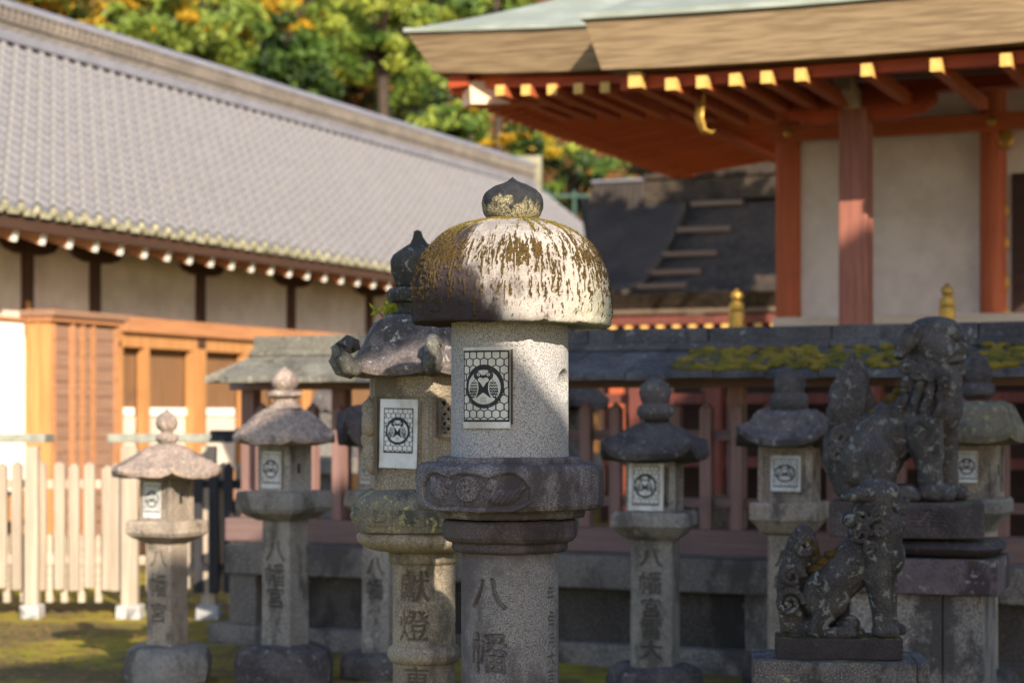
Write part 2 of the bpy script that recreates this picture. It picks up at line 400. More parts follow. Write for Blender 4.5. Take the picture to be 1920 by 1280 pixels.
M_rock = stone('dark_rock', (0.10, 0.088, 0.088), (0.05, 0.045, 0.05), stain_amt=0.3, speck=60, speck_amt=0.35, big=7, seed=23, lichen=(0.42, 0.38, 0.36), lichen_amt=0.25, bump=1.0)
M_hole = flat('dark_hole', (0.012, 0.011, 0.01), rough=0.95)

# ------------------------------------------------------------------ the main lantern, in focus
def cyl_surface(name, prof, nth, mat, parent, disp=None, colour=None, th0=-pi, th1=pi, cx=0.0):
    """prof: (r, z) top to bottom, dense; theta 0 faces the viewer (-y), grows to the right."""
    prof = np.array(prof); wrap = abs(th1 - th0 - 2*pi) < 1e-6
    th = np.linspace(th0, th1, nth, endpoint=not wrap)
    T, R = np.meshgrid(th, prof[:, 0]); Z = np.meshgrid(th, prof[:, 1])[1]
    nr = np.gradient(prof[:, 1]); nz = -np.gradient(prof[:, 0]); ln = np.hypot(nr, nz) + 1e-9; nr, nz = -nr/ln, -nz/ln
    D = disp(T, R, Z) if disp is not None else 0.0
    at = colour(T, R, Z) if colour is not None else None
    R2 = R + D * nr[:, None]; Z2 = Z + D * nz[:, None]
    P = np.stack([cx + R2*np.sin(T), -R2*np.cos(T), Z2], -1)[:, ::-1]
    me = grid_mesh(name, P, wrap, {'wx': at[:, ::-1]} if at is not None else None)
    me.materials.append(mat)
    o = link(name, me, parent, True); return o
def resample(pts, step):
    """A smooth dense profile through (r, z) points (Catmull-Rom unless a point repeats)."""
    out = []; pts = [tuple(p) for p in pts]
    for i in range(len(pts) - 1):
        p0 = pts[max(i-1, 0)]; p1 = pts[i]; p2 = pts[i+1]; p3 = pts[min(i+2, len(pts)-1)]
        n = max(1, int(math.hypot(p2[0]-p1[0], p2[1]-p1[1]) / step))
        for k in range(n):
            t = k / n
            out.append(tuple(0.5*((2*p1[a]) + (-p0[a]+p2[a])*t + (2*p0[a]-5*p1[a]+4*p2[a]-p3[a])*t*t + (-p0[a]+3*p1[a]-3*p2[a]+p3[a])*t**3) for a in (0, 1)))
    out.append(pts[-1]); return out
def lin(pts, step):
    out = []
    for (a, b) in zip(pts[:-1], pts[1:]):
        n = max(1, int(math.hypot(b[0]-a[0], b[1]-a[1]) / step))
        out += [(a[0]+(b[0]-a[0])*k/n, a[1]+(b[1]-a[1])*k/n) for k in range(n)]
    return out + [pts[-1]]

LG = 'stone lanterns in the shrine yard'
YM = 6.5; SM = YM / F
def mz(py): return H - (py - HY) * SM
ml = thing('stone_lantern', 'tall round granite lantern in front with a mossy domed cap and black onion finial', 'stone lantern', ((956 - 960) * SM, YM, 0), 0, LG)

def build_main():
    # finial
    pr = [(0.5,332),(5,336),(12,341),(24,346),(40,353),(52,364),(57.5,377),(57,390),(53,402),(46,412),(44,420)]
    pr = resample([(r*SM, mz(y)) for r, y in pr], 0.003)
    def dsp(T, R, Z):
        co = np.stack([R*np.sin(T), R*np.cos(T), Z], -1).reshape(-1, 3)
        return ((vnoise(co, 60, 4, 1) - 0.5) * 0.006).reshape(T.shape) * np.clip(R / 0.02, 0, 1)
    def colr(T, R, Z):
        co = np.stack([R*np.sin(T)*1.0, R*np.cos(T), Z*0.6], -1).reshape(-1, 3)
        n = vnoise(co, 55, 4, 4).reshape(T.shape); v = (mz(345) - Z) / (mz(345) - mz(412))
        lich = np.clip((v - 0.52 + (n - 0.5) * 1.3) * 5, 0, 1)
        return np.stack([lich, n, n], -1)
    t = NT('finial_stone', 0.9, 0.25); q = t.attr('wx')
    c = t.mix(t.ramp(t.noise(30, 5, 0.7), 0.35, 0.65), (0.026, 0.028, 0.033), (0.014, 0.015, 0.018))
    lc = t.mix(t.ramp(t.noise(150, 5, 0.85), 0.40, 0.62), (0.035, 0.033, 0.025), (0.36, 0.32, 0.20))
    c = t.mix(q[0], c, lc)
    cyl_surface('finial', pr, 200, t.out(c, t.noise(200, 4, 0.7), 0.5, 0.004), ml, dsp, colr, cx=5*SM)
    # cap
    pr = [(0,413),(30,413),(60,417),(95,425),(124,439),(147,457),(166,483),(178,512),(184,545),(186.5,580),(187,602)]
    top = resample([(r*SM, mz(y)) for r, y in pr], 0.0032)
    v_arr = np.linspace(0, 1, len(top))
    rim = lin([(187*SM, mz(602)), (186*SM, mz(607)), (182*SM, mz(610)), (120*SM, mz(607)), (60*SM, mz(606))], 0.004)[1:]
    prof = top + rim; nT = len(top)
    vv = np.concatenate([v_arr, np.full(len(rim), 1.0)])
    nth = 560
    th = np.linspace(-pi, pi, nth, endpoint=False); T, V = np.meshgrid(th, vv); T0 = T
    T = T + (vnoise(np.stack([np.sin(T)*7, np.cos(T)*7, V*7], -1).reshape(-1, 3), 1.0, 3, 11).reshape(T.shape) - .5)*0.09
    deg = np.degrees(T)
    def nz(st, sv, oc=3, seed=0): return vnoise(np.stack([np.sin(T)*st, np.cos(T)*st, V*sv], -1).reshape(-1, 3), 1.0, oc, seed).reshape(T.shape)
    def g(x, c_, w_): return np.exp(-((x - c_) / w_) ** 2)
    streak = nz(38, 5.0, 4, 1); fine = nz(85, 44, 3, 2); wide = nz(3, 3, 3, 3); st2 = nz(62, 9, 3, 5)
    # moss: crown ring, right flank, narrow runs, broken flecks low down
    m = np.clip((0.27 + 0.10*(wide-0.5)*2 + 0.16*(streak-0.5)*2 - V) * 9, 0, 1)
    m *= np.clip((V - 0.03) * 40, 0, 1) * 0.4 + 0.6
    m = np.where((np.abs(deg + 14) < 24) & (V > 0.21), m * 0.15, m)
    run = 1.15*g(deg, 16, 3.2)*(V < 0.46+0.1*(fine-0.5)) + 0.62*g(deg, 28, 7)*(V < 0.60) + 0.82*g(deg, 46, 9)*(V < 0.66) + 0.75*g(deg, 70, 12)*(V < 0.75) + 0.8*g(deg, -52, 11)*(V < 0.62) + 0.7*g(deg, -80, 14)*(V < 0.5) + 0.6*(np.abs(deg) > 110)
    m = np.maximum(m, np.clip((run * 0.78 + (streak-0.5)*1.5 + (fine-0.5)*1.1 + (st2-0.5)*1.0 - 0.47) * 4, 0, 1))
    low = g(V, 0.62, 0.13) * (0.95 + 0.35*np.sin(deg*0.12 + 1)) + 0.42*g(V, 0.84, 0.1)
    fl = np.clip((low * 0.66 + (st2-0.5)*1.9 + (fine-0.5)*1.7 - 0.43) * 4.5, 0, 1)
    m = np.maximum(m, fl * (np.abs(deg) < 115)); m = np.where(V >= 0.999, m * 0.4, m)
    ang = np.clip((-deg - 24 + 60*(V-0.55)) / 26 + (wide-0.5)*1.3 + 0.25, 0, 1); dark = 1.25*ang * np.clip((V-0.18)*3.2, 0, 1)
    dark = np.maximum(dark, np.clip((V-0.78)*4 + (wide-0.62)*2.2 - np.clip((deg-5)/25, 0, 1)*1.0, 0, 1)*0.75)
    green = np.clip((deg-20)/40, 0, 1)*np.clip((V-0.62)*3, 0, 1)*np.clip(fine*2-0.3, 0, 1)
    fleck = np.clip(((fine - 0.5)*2 + (st2-0.5)*1.6 - 0.35)*4, 0, 1)*np.clip((V-0.35)*2, 0, 1)*np.clip((0.97-V)*40, 0, 1)
    def dsp(T_, R, Z):
        co = np.stack([R*np.sin(T_), R*np.cos(T_), Z], -1).reshape(-1, 3)
        return ((vnoise(co, 9, 3, 2)-0.5)*0.016 + (vnoise(co, 70, 3, 3)-0.5)*0.005 - np.clip(vnoise(co, 28, 3, 7)-0.62, 0, 1)*0.05*(V.reshape(-1) > .9)).reshape(T_.shape) + m*0.0045*(0.6+0.8*fine)
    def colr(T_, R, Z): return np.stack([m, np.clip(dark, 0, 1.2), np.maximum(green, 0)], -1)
    t = NT('cap_stone', 0.9, 0.2); q = t.attr('wx'); f = t.noise(230, 2, 0.7)
    c = t.mix(t.ramp(t.noise(7, 5, 0.6), 0.4, 0.65), (0.37, 0.345, 0.33), (0.255, 0.235, 0.225))
    c = t.mix(t.math('MULTIPLY', t.ramp(f, 0.56, 0.64), 0.6), c, (0.10, 0.08, 0.07))
    sp = t.noise(70, 5, 0.75, t.mapped((1, 1, 0.45)))
    c = t.mix(t.math('MULTIPLY', t.ramp(sp, 0.58, 0.63), 0.8), c, (0.11, 0.075, 0.04))
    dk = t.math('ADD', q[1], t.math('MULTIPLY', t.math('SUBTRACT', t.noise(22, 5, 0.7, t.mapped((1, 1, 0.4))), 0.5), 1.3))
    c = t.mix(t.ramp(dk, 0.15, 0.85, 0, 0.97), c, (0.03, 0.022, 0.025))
    c = t.mix(t.math('MULTIPLY', q[2], 0.6), c, (0.36, 0.38, 0.24))
    mc = t.mix(t.ramp(t.noise(190, 3, 0.7), 0.4, 0.6), (0.038, 0.026, 0.012), (0.105, 0.068, 0.018))
    zz = t.n('ShaderNodeSeparateXYZ'); t.l(t.co, zz.inputs[0])
    mc = t.mix(t.ramp(zz.outputs[2], mz(455), mz(425)), mc, t.mix(t.ramp(t.noise(150, 3, 0.7), 0.35, 0.6), (0.07, 0.052, 0.012), (0.18, 0.14, 0.02)))
    mq = t.math('ADD', q[0], t.math('MULTIPLY', t.math('SUBTRACT', t.noise(75, 5, .8), .5), 1.3)); c = t.mix(t.ramp(mq, 0.34, 0.68), c, mc)
    b = t.math('ADD', t.math('MULTIPLY', f, 0.5), t.math('ADD', sp, t.math('MULTIPLY', q[0], t.noise(260, 2, 0.7))))
    mcap = t.out(c, b, 0.7, 0.006)
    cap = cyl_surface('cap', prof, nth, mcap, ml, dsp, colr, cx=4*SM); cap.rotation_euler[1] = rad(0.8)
    cap.location.x = -2.05 * sin(rad(0.8)); 
    # moss tufts standing on the mossy patches
    P = np.array([[0, 0, 0]]); mb = MB(); pa = np.array(prof)[:nT]
    k = 0; R2 = random.Random(5)
    while k < 9000:
        i = R2.randrange(2, nT - 3); j = R2.randrange(nth)
        if m[i, j] < 0.5 or R2.random() > pa[i, 0] / 0.33 + 0.15: continue
        if abs(deg[i, j]) > 118: continue
        k += 1
        r, z = pa[i]; tt = th[j] + R2.uniform(-0.006, 0.006); nr_, nz_ = (pa[i+1, 1]-pa[i-1, 1]), -(pa[i+1, 0]-pa[i-1, 0]); L = math.hypot(nr_, nz_); nr_, nz_ = -nr_/L, -nz_/L
        r += 0.003*nr_; z += 0.003*nz_ ; z += R2.uniform(-.0015, .0015)
        o = Vector((4*SM + r*sin(tt), -r*cos(tt), z)); n_ = Vector((nr_*sin(tt), -nr_*cos(tt), nz_))
        d = (n_ + Vector((R2.uniform(-.6, .6), R2.uniform(-.6, .6), R2.uniform(-.3, .6)))).normalized() * R2.uniform(0.003, 0.0085)
        s_ = d.cross(Vector((R2.uniform(-1, 1), R2.uniform(-1, 1), R2.uniform(-1, 1)))).normalized() * R2.uniform(0.0008, 0.0016)
        mb.add([o - s_, o + s_, o + d], [(0, 1, 2)], 0 if pa[i, 1] > mz(445) + R2.uniform(-.05, .05) else 1)
    M_t1 = flat('tuft_yellow', (0.19, 0.145, 0.02), (0.10, 0.075, 0.015), 40); M_t2 = flat('tuft_brown', (0.11, 0.07, 0.018), (0.05, 0.033, 0.012), 40)
    mo = mb.build('moss', [M_t1, M_t2], ml); mo.rotation_euler[1] = rad(0.8); mo.location.x = -2.05*sin(rad(0.8))
    # fire box: a drum with a sunk panel and a round moon hole
    R0 = 110.5*SM; z1, z0 = mz(606), mz(858)
    def dsp(T, R, Z):
        px = (T * R) / SM; py = HY + (H - Z)/SM
        pan = ((px > -97) & (px < 26) & (py > 652) & (py < 806)) * 1.0
        pan = pan * -0.0022
        dd = np.hypot((T - rad(68))*R/SM/1.0, py - 723); hole = np.clip((30 - dd) / 2.5, 0, 1) * -0.045
        co = np.stack([R*np.sin(T), R*np.cos(T), Z], -1).reshape(-1, 3)
        return pan + hole + ((vnoise(co, 120, 2, 6)-0.5)*0.0016).reshape(T.shape)
    fb = cyl_surface('fire_box', lin([(R0*0.99, z1), (R0*0.995, z0+0.03), (R0, z0+.004), (R0*0.985, z0)], 0.003), 460, M_granite, ml, dsp)
    mw = stone('pale_inner', (0.42, 0.32, 0.2), (0.3, 0.24, 0.17), stain_amt=0.2)
    # chudai: rounded disc with a carved cartouche
    def relief(T, R, Z):
        x = T * 175.7; y = HY + (H - Z)/SM     # px along the surface, photo row
        # cartouche outline: from -62 deg to +12 deg
        x0, x1 = rad(-66)*175.7, rad(13)*175.7; xm = (x0+x1)/2; hw = (x1-x0)/2
        n_ = (x - xm)/hw
        top_ = 889 - 9*np.abs(np.cos(n_*pi*1.5)) + 22*np.clip(np.abs(n_)-0.72, 0, 1)**1.5*6; bot = 949 - 30*np.clip(np.abs(n_)-0.6, 0, 1)**2*4
        dt = y - top_; db = bot - y; ds = (1-np.abs(n_))*hw; d = np.minimum(np.minimum(dt, db), ds)
        r = np.exp(-((d - 0)/2.6)**2)*0.0045 - np.clip(d/5, 0, 1)*0.007*(d > 0)
        ins = d > 3
        # chrysanthemum
        cx, cy = rad(-26)*175.7, 911; rr = np.hypot(x-cx, y-cy); aa = np.arctan2(y-cy, x-cx)
        f = (0.007*(rr < 23)) * (1 - 0.55*np.exp(-((np.abs(((aa*16/(2*pi)) % 1)-0.5)-0.5)/0.13)**2)*(rr > 5)*(rr < 20)); f = f + 0.003*(np.abs(rr-21.5) < 2)
        f = f - 0.003*((rr > 5) & (rr < 7.5))
        r = r + f * (rr < 23.5)
        # two doves, right and left
        def dome(cx_, cy_, rx, ry, h_, a=0.0):
            dx, dy = x-cx_, y-cy_; u = dx*cos(a)+dy*sin(a); v = -dx*sin(a)+dy*cos(a)
            return h_*np.sqrt(np.clip(1-(u/rx)**2-(v/ry)**2, 0, 1))
        bx = rad(-4)*175.7
        b = np.maximum(dome(bx, 924, 32, 15, .011, -0.12), dome(bx-20, 903, 11, 12, .011)); b = np.maximum(b, dome(bx+26, 914, 20, 6, .008, -0.4))
        b = b - 0.0025*(b > 0.002)*(np.abs(np.sin((x-bx)*0.32 + (y-920)*0.22)) > 0.86)
        lx = rad(-47)*175.7
        b2 = np.maximum(dome(lx-6, 912, 25, 18, .011, 0.5), dome(lx+18, 900, 10, 10, .010)); b2 = np.maximum(b2, dome(lx-20, 898, 14, 10, .009, 0.6))
        b2 = b2 - 0.0025*(b2 > 0.002)*(np.abs(np.sin((x-lx)*0.35 - (y-920)*0.2)) > 0.86)
        r = r + np.where(ins & (rr > 23.5), np.maximum(b, b2), 0)
        band = (Z < mz(872)) & (Z > mz(952)) & (np.abs(n_) < 1.04)
        return np.where(band, r, 0)
    pr = [(100,856),(134,856.5),(137,860),(137,866),(141,867.5),(162,867.5),(171,871),(175.2,879),(175.7,888),(175.7,930),(174.5,942),(169,950),(160,953),(142,953),(140,957),(139.5,964),(136,968),(120,969)]
    def dsp(T, R, Z):
        co = np.stack([R*np.sin(T), R*np.cos(T), Z], -1).reshape(-1, 3)
        return relief(T, R, Z)*(R > 150*SM) + ((vnoise(co, 14, 3, 8)-0.5)*0.010 + (vnoise(co, 110, 2, 9)-0.5)*0.003).reshape(T.shape)
    def colr(T, R, Z):
        r = relief(T, R, Z)*(R > 150*SM); return np.stack([np.clip(-r/0.009, 0, 1)*0.7, r*0, r*0], -1)
    cyl_surface('upper_platform', lin([(r*SM, mz(y)) for r, y in pr], 0.0024), 640, M_granite_dark, ml, dsp, colr)
    pr = [(110,971),(122,972),(126.5,977),(127.5,990),(126,1003),(119,1011),(109,1014),(108,1018),(108.5,1026),(104,1031),(92,1033)]
    def dsp2(T, R, Z):
        co = np.stack([R*np.sin(T), R*np.cos(T), Z], -1).reshape(-1, 3)
        return ((vnoise(co, 14, 3, 18)-0.5)*0.008 + (vnoise(co, 110, 2, 19)-0.5)*0.002).reshape(T.shape)
    M_ring = stone('ring_dark', (0.12, 0.10, 0.11), (0.06, 0.05, 0.055), stain_amt=0.5, stain=(0.035, 0.03, 0.032), speck=190, speck_amt=0.5, big=5, seed=31)
    cyl_surface('collar', lin([(r*SM, mz(y)) for r, y in pr], 0.004), 300, M_ring, ml, dsp2)
    # shaft with carved characters
    R0 = 91*SM
    def tm(T, R, Z):
        X = T*R0; s = SM
        items = [('八', -43*s, mz(1106), 78*s, 66*s), ('幡', -41*s, mz(1214), 80*s, 78*s), ('宮', -41*s, mz(1318), 76*s, 74*s), ('年', 93*s, mz(1108), 30*s, 34*s), ('角', 93*s, mz(1158), 30*s, 38*s), ('月', 93*s, mz(1196), 28*s, 28*s), ('大', 93*s, mz(1228), 32*s, 30*s), ('吉', 93*s, mz(1262), 30*s, 32*s)]
        return text_mask(X, Z, items)
    def dsp(T, R, Z):
        co = np.stack([R*np.sin(T), R*np.cos(T), Z], -1).reshape(-1, 3)
        k = tm(T, R, Z); big = (T < 0.5)
        return -k*np.where(big, 0.016, 0.008) + ((vnoise(co, 90, 3, 21)-0.5)*0.0022).reshape(T.shape)
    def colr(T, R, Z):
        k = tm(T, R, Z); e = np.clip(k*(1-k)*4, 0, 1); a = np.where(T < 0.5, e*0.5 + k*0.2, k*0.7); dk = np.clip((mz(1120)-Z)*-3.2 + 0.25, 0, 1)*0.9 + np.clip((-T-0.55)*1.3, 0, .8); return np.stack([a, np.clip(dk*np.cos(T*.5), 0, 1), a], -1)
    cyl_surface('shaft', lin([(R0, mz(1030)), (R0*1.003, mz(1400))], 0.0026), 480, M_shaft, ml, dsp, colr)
    MB().lathe([(R0*1.3, 0.22), (R0*1.25, 0.27), (R0*1.0, 0.29), (R0*0.98, mz(1400))], 48).build('shaft_foot', M_granite_dark, ml, True)
    MB().lathe([(0.36, 0), (0.37, 0.12), (0.33, 0.2), (0.22, 0.23)], 6).rough(0.01, 8).build('base', M_granite_dark, ml)
    # window paper on the drum with its backing frame
    th_c = ((869+960)/2 + 1 - 956)/ (110.5) 
    ang = math.asin((912.5-956)/110.5)
    mb = MB()
    for k in range(13):
        pass
    fx = [( -47.5, 46)]
    w_ = 94*SM; h_ = 148*SM; zc = mz(728)
    paper(ml, w_*0.99, h_, 0, 0, zc, R=R0 if False else 110.5*SM + 0.004, hi=True, ang=ang, )
    # thin dark board behind the paper, its right edge shows
    P = []
    th_ = np.linspace(ang - w_*0.5/ (110.5*SM), ang + w_*0.535/(110.5*SM), 14)
    rings = []
    for z in (zc - h_*0.45, zc + h_*0.47):
        rings.append([((110.5*SM + 0.0035)*sin(a), -(110.5*SM + 0.0035)*cos(a), z) for a in th_] + [((110.5*SM - 0.004)*sin(a), -(110.5*SM - 0.004)*cos(a), z) for a in reversed(th_)])
    MB().loft(rings).build('window_board', wood('board_dark', (0.10, 0.07, 0.05), (0.06, 0.045, 0.035)), ml)
build_main()
# ------------------------------------------------------------------ the other lanterns
def poly_fn(n, k, lift=0.0, rmax=1.0, p=3.0, rot=0.0):
    """Radial shape of an n-gon blended with a circle (k = 1 full polygon); corners lift near the rim."""
    mmin = cos(pi/n)
    def f(t, r, z):
        a = ((t - rot) % (2*pi/n)) - pi/n
        m = mmin / cos(a)                        # mmin at mid-side .. 1 at the corner
        mm = 1 - k*(1 - m); c = ((m - mmin)/(1 - mmin))**2
        return r*mm, z + lift*c*(r/rmax)**p
    return f
def carved_post(name, faces_a, z0, z1, items, mat, parent, nx=44, nz=170, depth=0.005, bev=0.012, top_a=None):
    """Square post, width faces_a (x) by faces_a; the front (-y) face carries the carved characters."""
    a = faces_a/2; ta = (top_a or faces_a)/2
    X, Z = np.meshgrid(np.linspace(-1, 1, nx), np.linspace(z0, z1, nz)); s = a + (ta - a)*(Z - z0)/(z1 - z0)
    mask = text_mask(X*s, Z, items)
    edge = np.clip((np.abs(X) - (1 - bev/a))/(bev/a), 0, 1)**2*bev
    Y = -s + edge + mask*depth
    co = np.stack([X*s, Y, Z], -1); Y = Y + ((vnoise(co.reshape(-1, 3), 25, 3, 2) - 0.5)*0.004).reshape(X.shape)*(np.abs(X) < 0.99)
    co[..., 1] = Y
    me = grid_mesh(name, co[:, :, :], attrs={'wx': np.repeat((mask*0.85)[..., None], 3, -1)})
    bm = bmesh.new(); bm.from_mesh(me)
    lay = bm.verts.layers.float_color.get('wx')
    c = [(-s[0, 0], z0, s[0, 0]), (-s[-1, 0], z1, s[-1, 0])]
    # remaining three sides as grids of quads
    def quad(p, q, n=24):
        vs1 = []
        for k in range(n + 1):
            t = k/n; ss = a + (ta - a)*t; zz = z0 + (z1 - z0)*t
            r = []
            for j in range(7):
                u = j/6; x = (p[0] + (q[0]-p[0])*u)*ss; y = (p[1] + (q[1]-p[1])*u)*ss
                if p[0] == q[0]:
                    if j == 0 and p[1] < 0: y += bev
                    if j == 6 and q[1] < 0: y += bev
                r.append(bm.verts.new((x, y, zz)))
            vs1.append(r)
        for k in range(n):
            for j in range(6): bm.faces.new((vs1[k][j], vs1[k][j+1], vs1[k+1][j+1], vs1[k+1][j]))
    quad((1, -1), (1, 1)); quad((1, 1), (-1, 1)); quad((-1, 1), (-1, -1))
    tv = [bm.verts.new(v) for v in ((-ta, -ta+bev, z1), (ta, -ta+bev, z1), (ta, ta, z1), (-ta, ta, z1))]; bm.faces.new(tv)
    bmesh.ops.recalc_face_normals(bm, faces=bm.faces)
    bm.to_mesh(me); bm.free(); me.materials.append(mat)
    at = me.color_attributes['wx']; n = len(me.vertices); c = np.zeros(n*4, np.float32); at.data.foreach_get('color', c); c = c.reshape(-1, 4)
    c[nx*nz:, :] = (0, 0, 0, 1); at.data.foreach_set('color', c.reshape(-1))
    return link(name, me, parent, False)

def lathe_px(mb, prof, Y, seg=48, fn=None, cx=0, **k):
    s = Y/F; return mb.lathe([(r*s, H - (y - HY)*s) for r, y in prof][::-1], seg, fn, cx*s, **k)
def yard_lantern(px, Y, label, rot, finial, cap, box_, slab, post, base, text, mats, paper_, capfn=(4, 0.55, 0.05), opening=False, seed=0):
    """Square-post lantern. All profiles in photo pixels at distance Y: (radius, row)."""
    s = Y/F; Z = lambda y: H - (y - HY)*s
    t = thing('stone_lantern', label, 'stone lantern', ((px - 960)*s, Y, 0), rad(rot), LG)
    mf, mc, mb_, ms = mats[:4]
    lathe_px(MB(), finial, Y, 32).rough(0.006, 18, seed).build('finial', mf, t, True, angle=50)
    n, k, lift = capfn; rm = max(r for r, _ in cap)*s
    c = MB(); rot0 = pi/4 if n == 4 else 0.2
    dense = []
    for (a, b) in zip(cap[:-1], cap[1:]):
        for q in range(5): dense.append((a[0]+(b[0]-a[0])*q/5, a[1]+(b[1]-a[1])*q/5))
    dense.append(cap[-1]); scale = 1/(1-k*(1-cos(pi/n)))**0.5
    lathe_px(c, [(r*scale, y) for r, y in dense], Y, 96, poly_fn(n, k, lift, rm*scale, 3, rot0))
    c.rough(0.014, 7, seed+2, 3).rough(0.006, 38, seed+5, 2).build('cap', mc, t, True, angle=60)
    # fire box: four corner posts, panels, dark inside
    w0, y0, y1 = box_; a = w0*s/2; zt, zb = Z(y0), Z(y1); e = 0.035
    fb = MB(); fb.box(-a, a, -a, a, zb, zb+0.03, bev=.004); fb.box(-a, a, -a, a, zt-0.03, zt+0.02, bev=.004)
    for sx in (-1, 1):
        for sy in (-1, 1): fb.box(min(sx*a, sx*(a-e)), max(sx*a, sx*(a-e)), min(sy*a, sy*(a-e)), max(sy*a, sy*(a-e)), zb+.028, zt-.028, bev=.004)
    if opening == 'right': fb.box(-a+.012, a-.03, a-.03, a-.012, zb+.02, zt-.02)
    else: fb.box(-a+.014, a-.014, -a+.014, a-.014, zb+.02, zt-.02)
    fb.rough(0.003, 25, seed).build('fire_box', mb_, t)
    if not opening:
        # the round or slit hole on the right side
        MB().box(a-.016, a-.0115, -0.012, 0.012, (zt+zb)/2-.03, (zt+zb)/2+.03).build('side_slit', M_hole, t)
    pw, ph, pxo, pyc, marg = paper_
    paper(t, pw*s, ph*s, pxo*s, -a-.004, Z(pyc), curl=0.004, blank=marg, tilt=0.01)
    sa = MB(); dn = [(r*1.05, y) for r, y in slab]
    lathe_px(sa, dn, Y, 64, poly_fn(4, 0.98, 0, 1, 1, pi/4)); sa.rough(0.007, 9, seed+1).build('platform', ms, t, True, angle=20)
    pw_, py0, py1 = post
    items = [(ch, 0.0, Z(yc), sz*s, sh*s) for ch, yc, sz, sh in text]
    carved_post('post', pw_*s, max(0.0, Z(py1)), Z(py0), items, mb_, t, depth=0.012, top_a=pw_*s*0.97)
    bb = MB(); br, byt = base
    bb.lathe([(br*s*1.25, 0.0), (br*s*1.3, (Z(byt))*0.55), (br*s*1.18, Z(byt)*0.9), (br*s*0.9, Z(byt)+.012)], 40, poly_fn(6, 0.9)); bb.rough(0.035, 5, seed+3, 4).build('base', mats[4] if len(mats) > 4 else ms, t, True, angle=40)
    return t

# left, sunlit
yard_lantern(313, 12.1, 'sunlit pale lantern, leftmost of the lanterns, in front of the picket fence', -27,
    [(1,767),(4,771),(11,774),(18,782),(21,793),(18,803),(11,809),(12,812),(20,816),(22,822),(18,828),(11,836)],
    [(8,831),(30,835),(52,846),(76,862),(96,876),(106,884),(104,893),(60,897),(10,897)], (72,893,975), [(70,975),(73,979),(74,997),(68,1004),(50,1012),(36,1018)], (56,1016,1215), (70,1212),
    [('八',1046,40,36),('幡',1096,42,44),('宮',1146,40,40)], (M_warm_cap, M_warm_cap, M_warm, M_warm, M_cool), (40,66,-6,936,(0.05,0.05,0.05,0.1)), (6, 0.6, 0.03), seed=1)
yard_lantern(534, 12.0, 'square-post lantern with a rough brown cap, half in sun, before the small tiled roof', -29,
    [(1,688),(10,694),(22,703),(27,714),(24,724),(17,730),(32,735),(33,742),(20,748),(24,757),(36,766)],
    [(10,765),(42,767),(58,777),(72,792),(88,808),(98,820),(97,830),(60,835),(10,835)], (72,833,922), [(84,920),(87,926),(88,950),(82,958),(62,968),(48,974)], (64,972,1215), (80,1212),
    [('八',1032,46,42),('幡',1076,48,46),('宮',1118,46,44)], (M_warm_cap, M_warm_cap, M_cool, M_cool, M_rock), (44,68,-4,880,(0.04,0.04,0.03,0.06)), (6, 0.55, 0.03), seed=4)
yard_lantern(1228, 11.5, 'dark-capped lantern with wide white paper and open side, right of the front lantern', -15,
    [(1,708),(14,712),(27,722),(31,735),(27,750),(24,757),(33,764),(35,775),(28,784),(18,790)],
    [(12,790),(32,794),(55,806),(80,824),(100,838),(110,848),(107,860),(70,866),(10,866)], (92,866,958), [(88,958),(93,964),(94,984),(84,992),(72,1003),(58,1010)], (80,1008,1252), (72,1246),
    [('八',1044,46,38),('幡',1090,46,44),('宮',1136,42,40),('雷',1176,44,40),('大',1214,44,38)], (M_dark_cap, M_dark_cap, M_cool, M_cool, M_rock), (66,88,-8,911,(0.14,0.14,0.02,0.04)), (4, 0.6, 0.07), opening='right', seed=7)
yard_lantern(1480, 11.8, 'grey lantern under a flat flaring cap, behind the small guardian lion', -18,
    [(1,688),(12,692),(26,704),(31,720),(27,735),(35,741),(37,755),(34,768),(30,771)],
    [(12,768),(56,770),(70,782),(80,800),(95,815),(108,822),(106,834),(70,838),(10,838)], (100,836,942), [(82,940),(86,944),(86,972),(72,984),(62,996),(40,1002)], (72,1000,1262), (70,1254),
    [('八',1044,46,38),('幡',1090,46,44),('宮',1136,42,40)], (M_dark_cap, M_purple_cap, M_warm, M_warm, M_rock), (56,66,2,886,(0.1,0.1,0.06,0.06)), (4, 0.6, 0.09), seed=9)
yard_lantern(1834, 11.0, 'mossy rounded-cap lantern at the far right behind the large guardian lion', -24,
    [(1,660),(12,668),(24,690),(26,706),(20,716),(30,722),(32,738),(22,748)],
    [(12,750),(50,752),(72,764),(84,786),(94,802),(98,815),(95,828),(70,832),(10,832)], (84,828,932), [(70,932),(74,938),(76,958),(64,968),(48,984),(40,996)], (62,994,1262), (62,1254),
    [('八',1044,46,38),('幡',1090,46,44)], (M_dark_cap, M_ochre_lichen, M_warm, M_cool, M_rock), (38,58,-12,874,(0.03,0.03,0.03,0.03)), (4, 0.45, 0.04), seed=12)
yard_lantern(716, 12.25, 'pale-shafted lantern with an upturned cap, half hidden behind the hexagonal lantern', -24,
    [(1,700),(10,706),(22,716),(25,728),(20,738),(26,744),(26,752),(22,760)],
    [(12,756),(45,760),(62,772),(74,788),(84,800),(86,812),(84,834),(60,838),(10,838)], (66,836,918), [(66,918),(70,924),(70,946),(58,956),(46,968),(36,974)], (58,972,1226), (66,1222),
    [('八',1060,40,36),('幡',1102,40,40)], (M_dark_cap, M_dark_cap, M_cool, M_cool, M_rock), (30,56,-12,878,(0.05,0.05,0.05,0.05)), (6, 0.6, 0.10), seed=15)

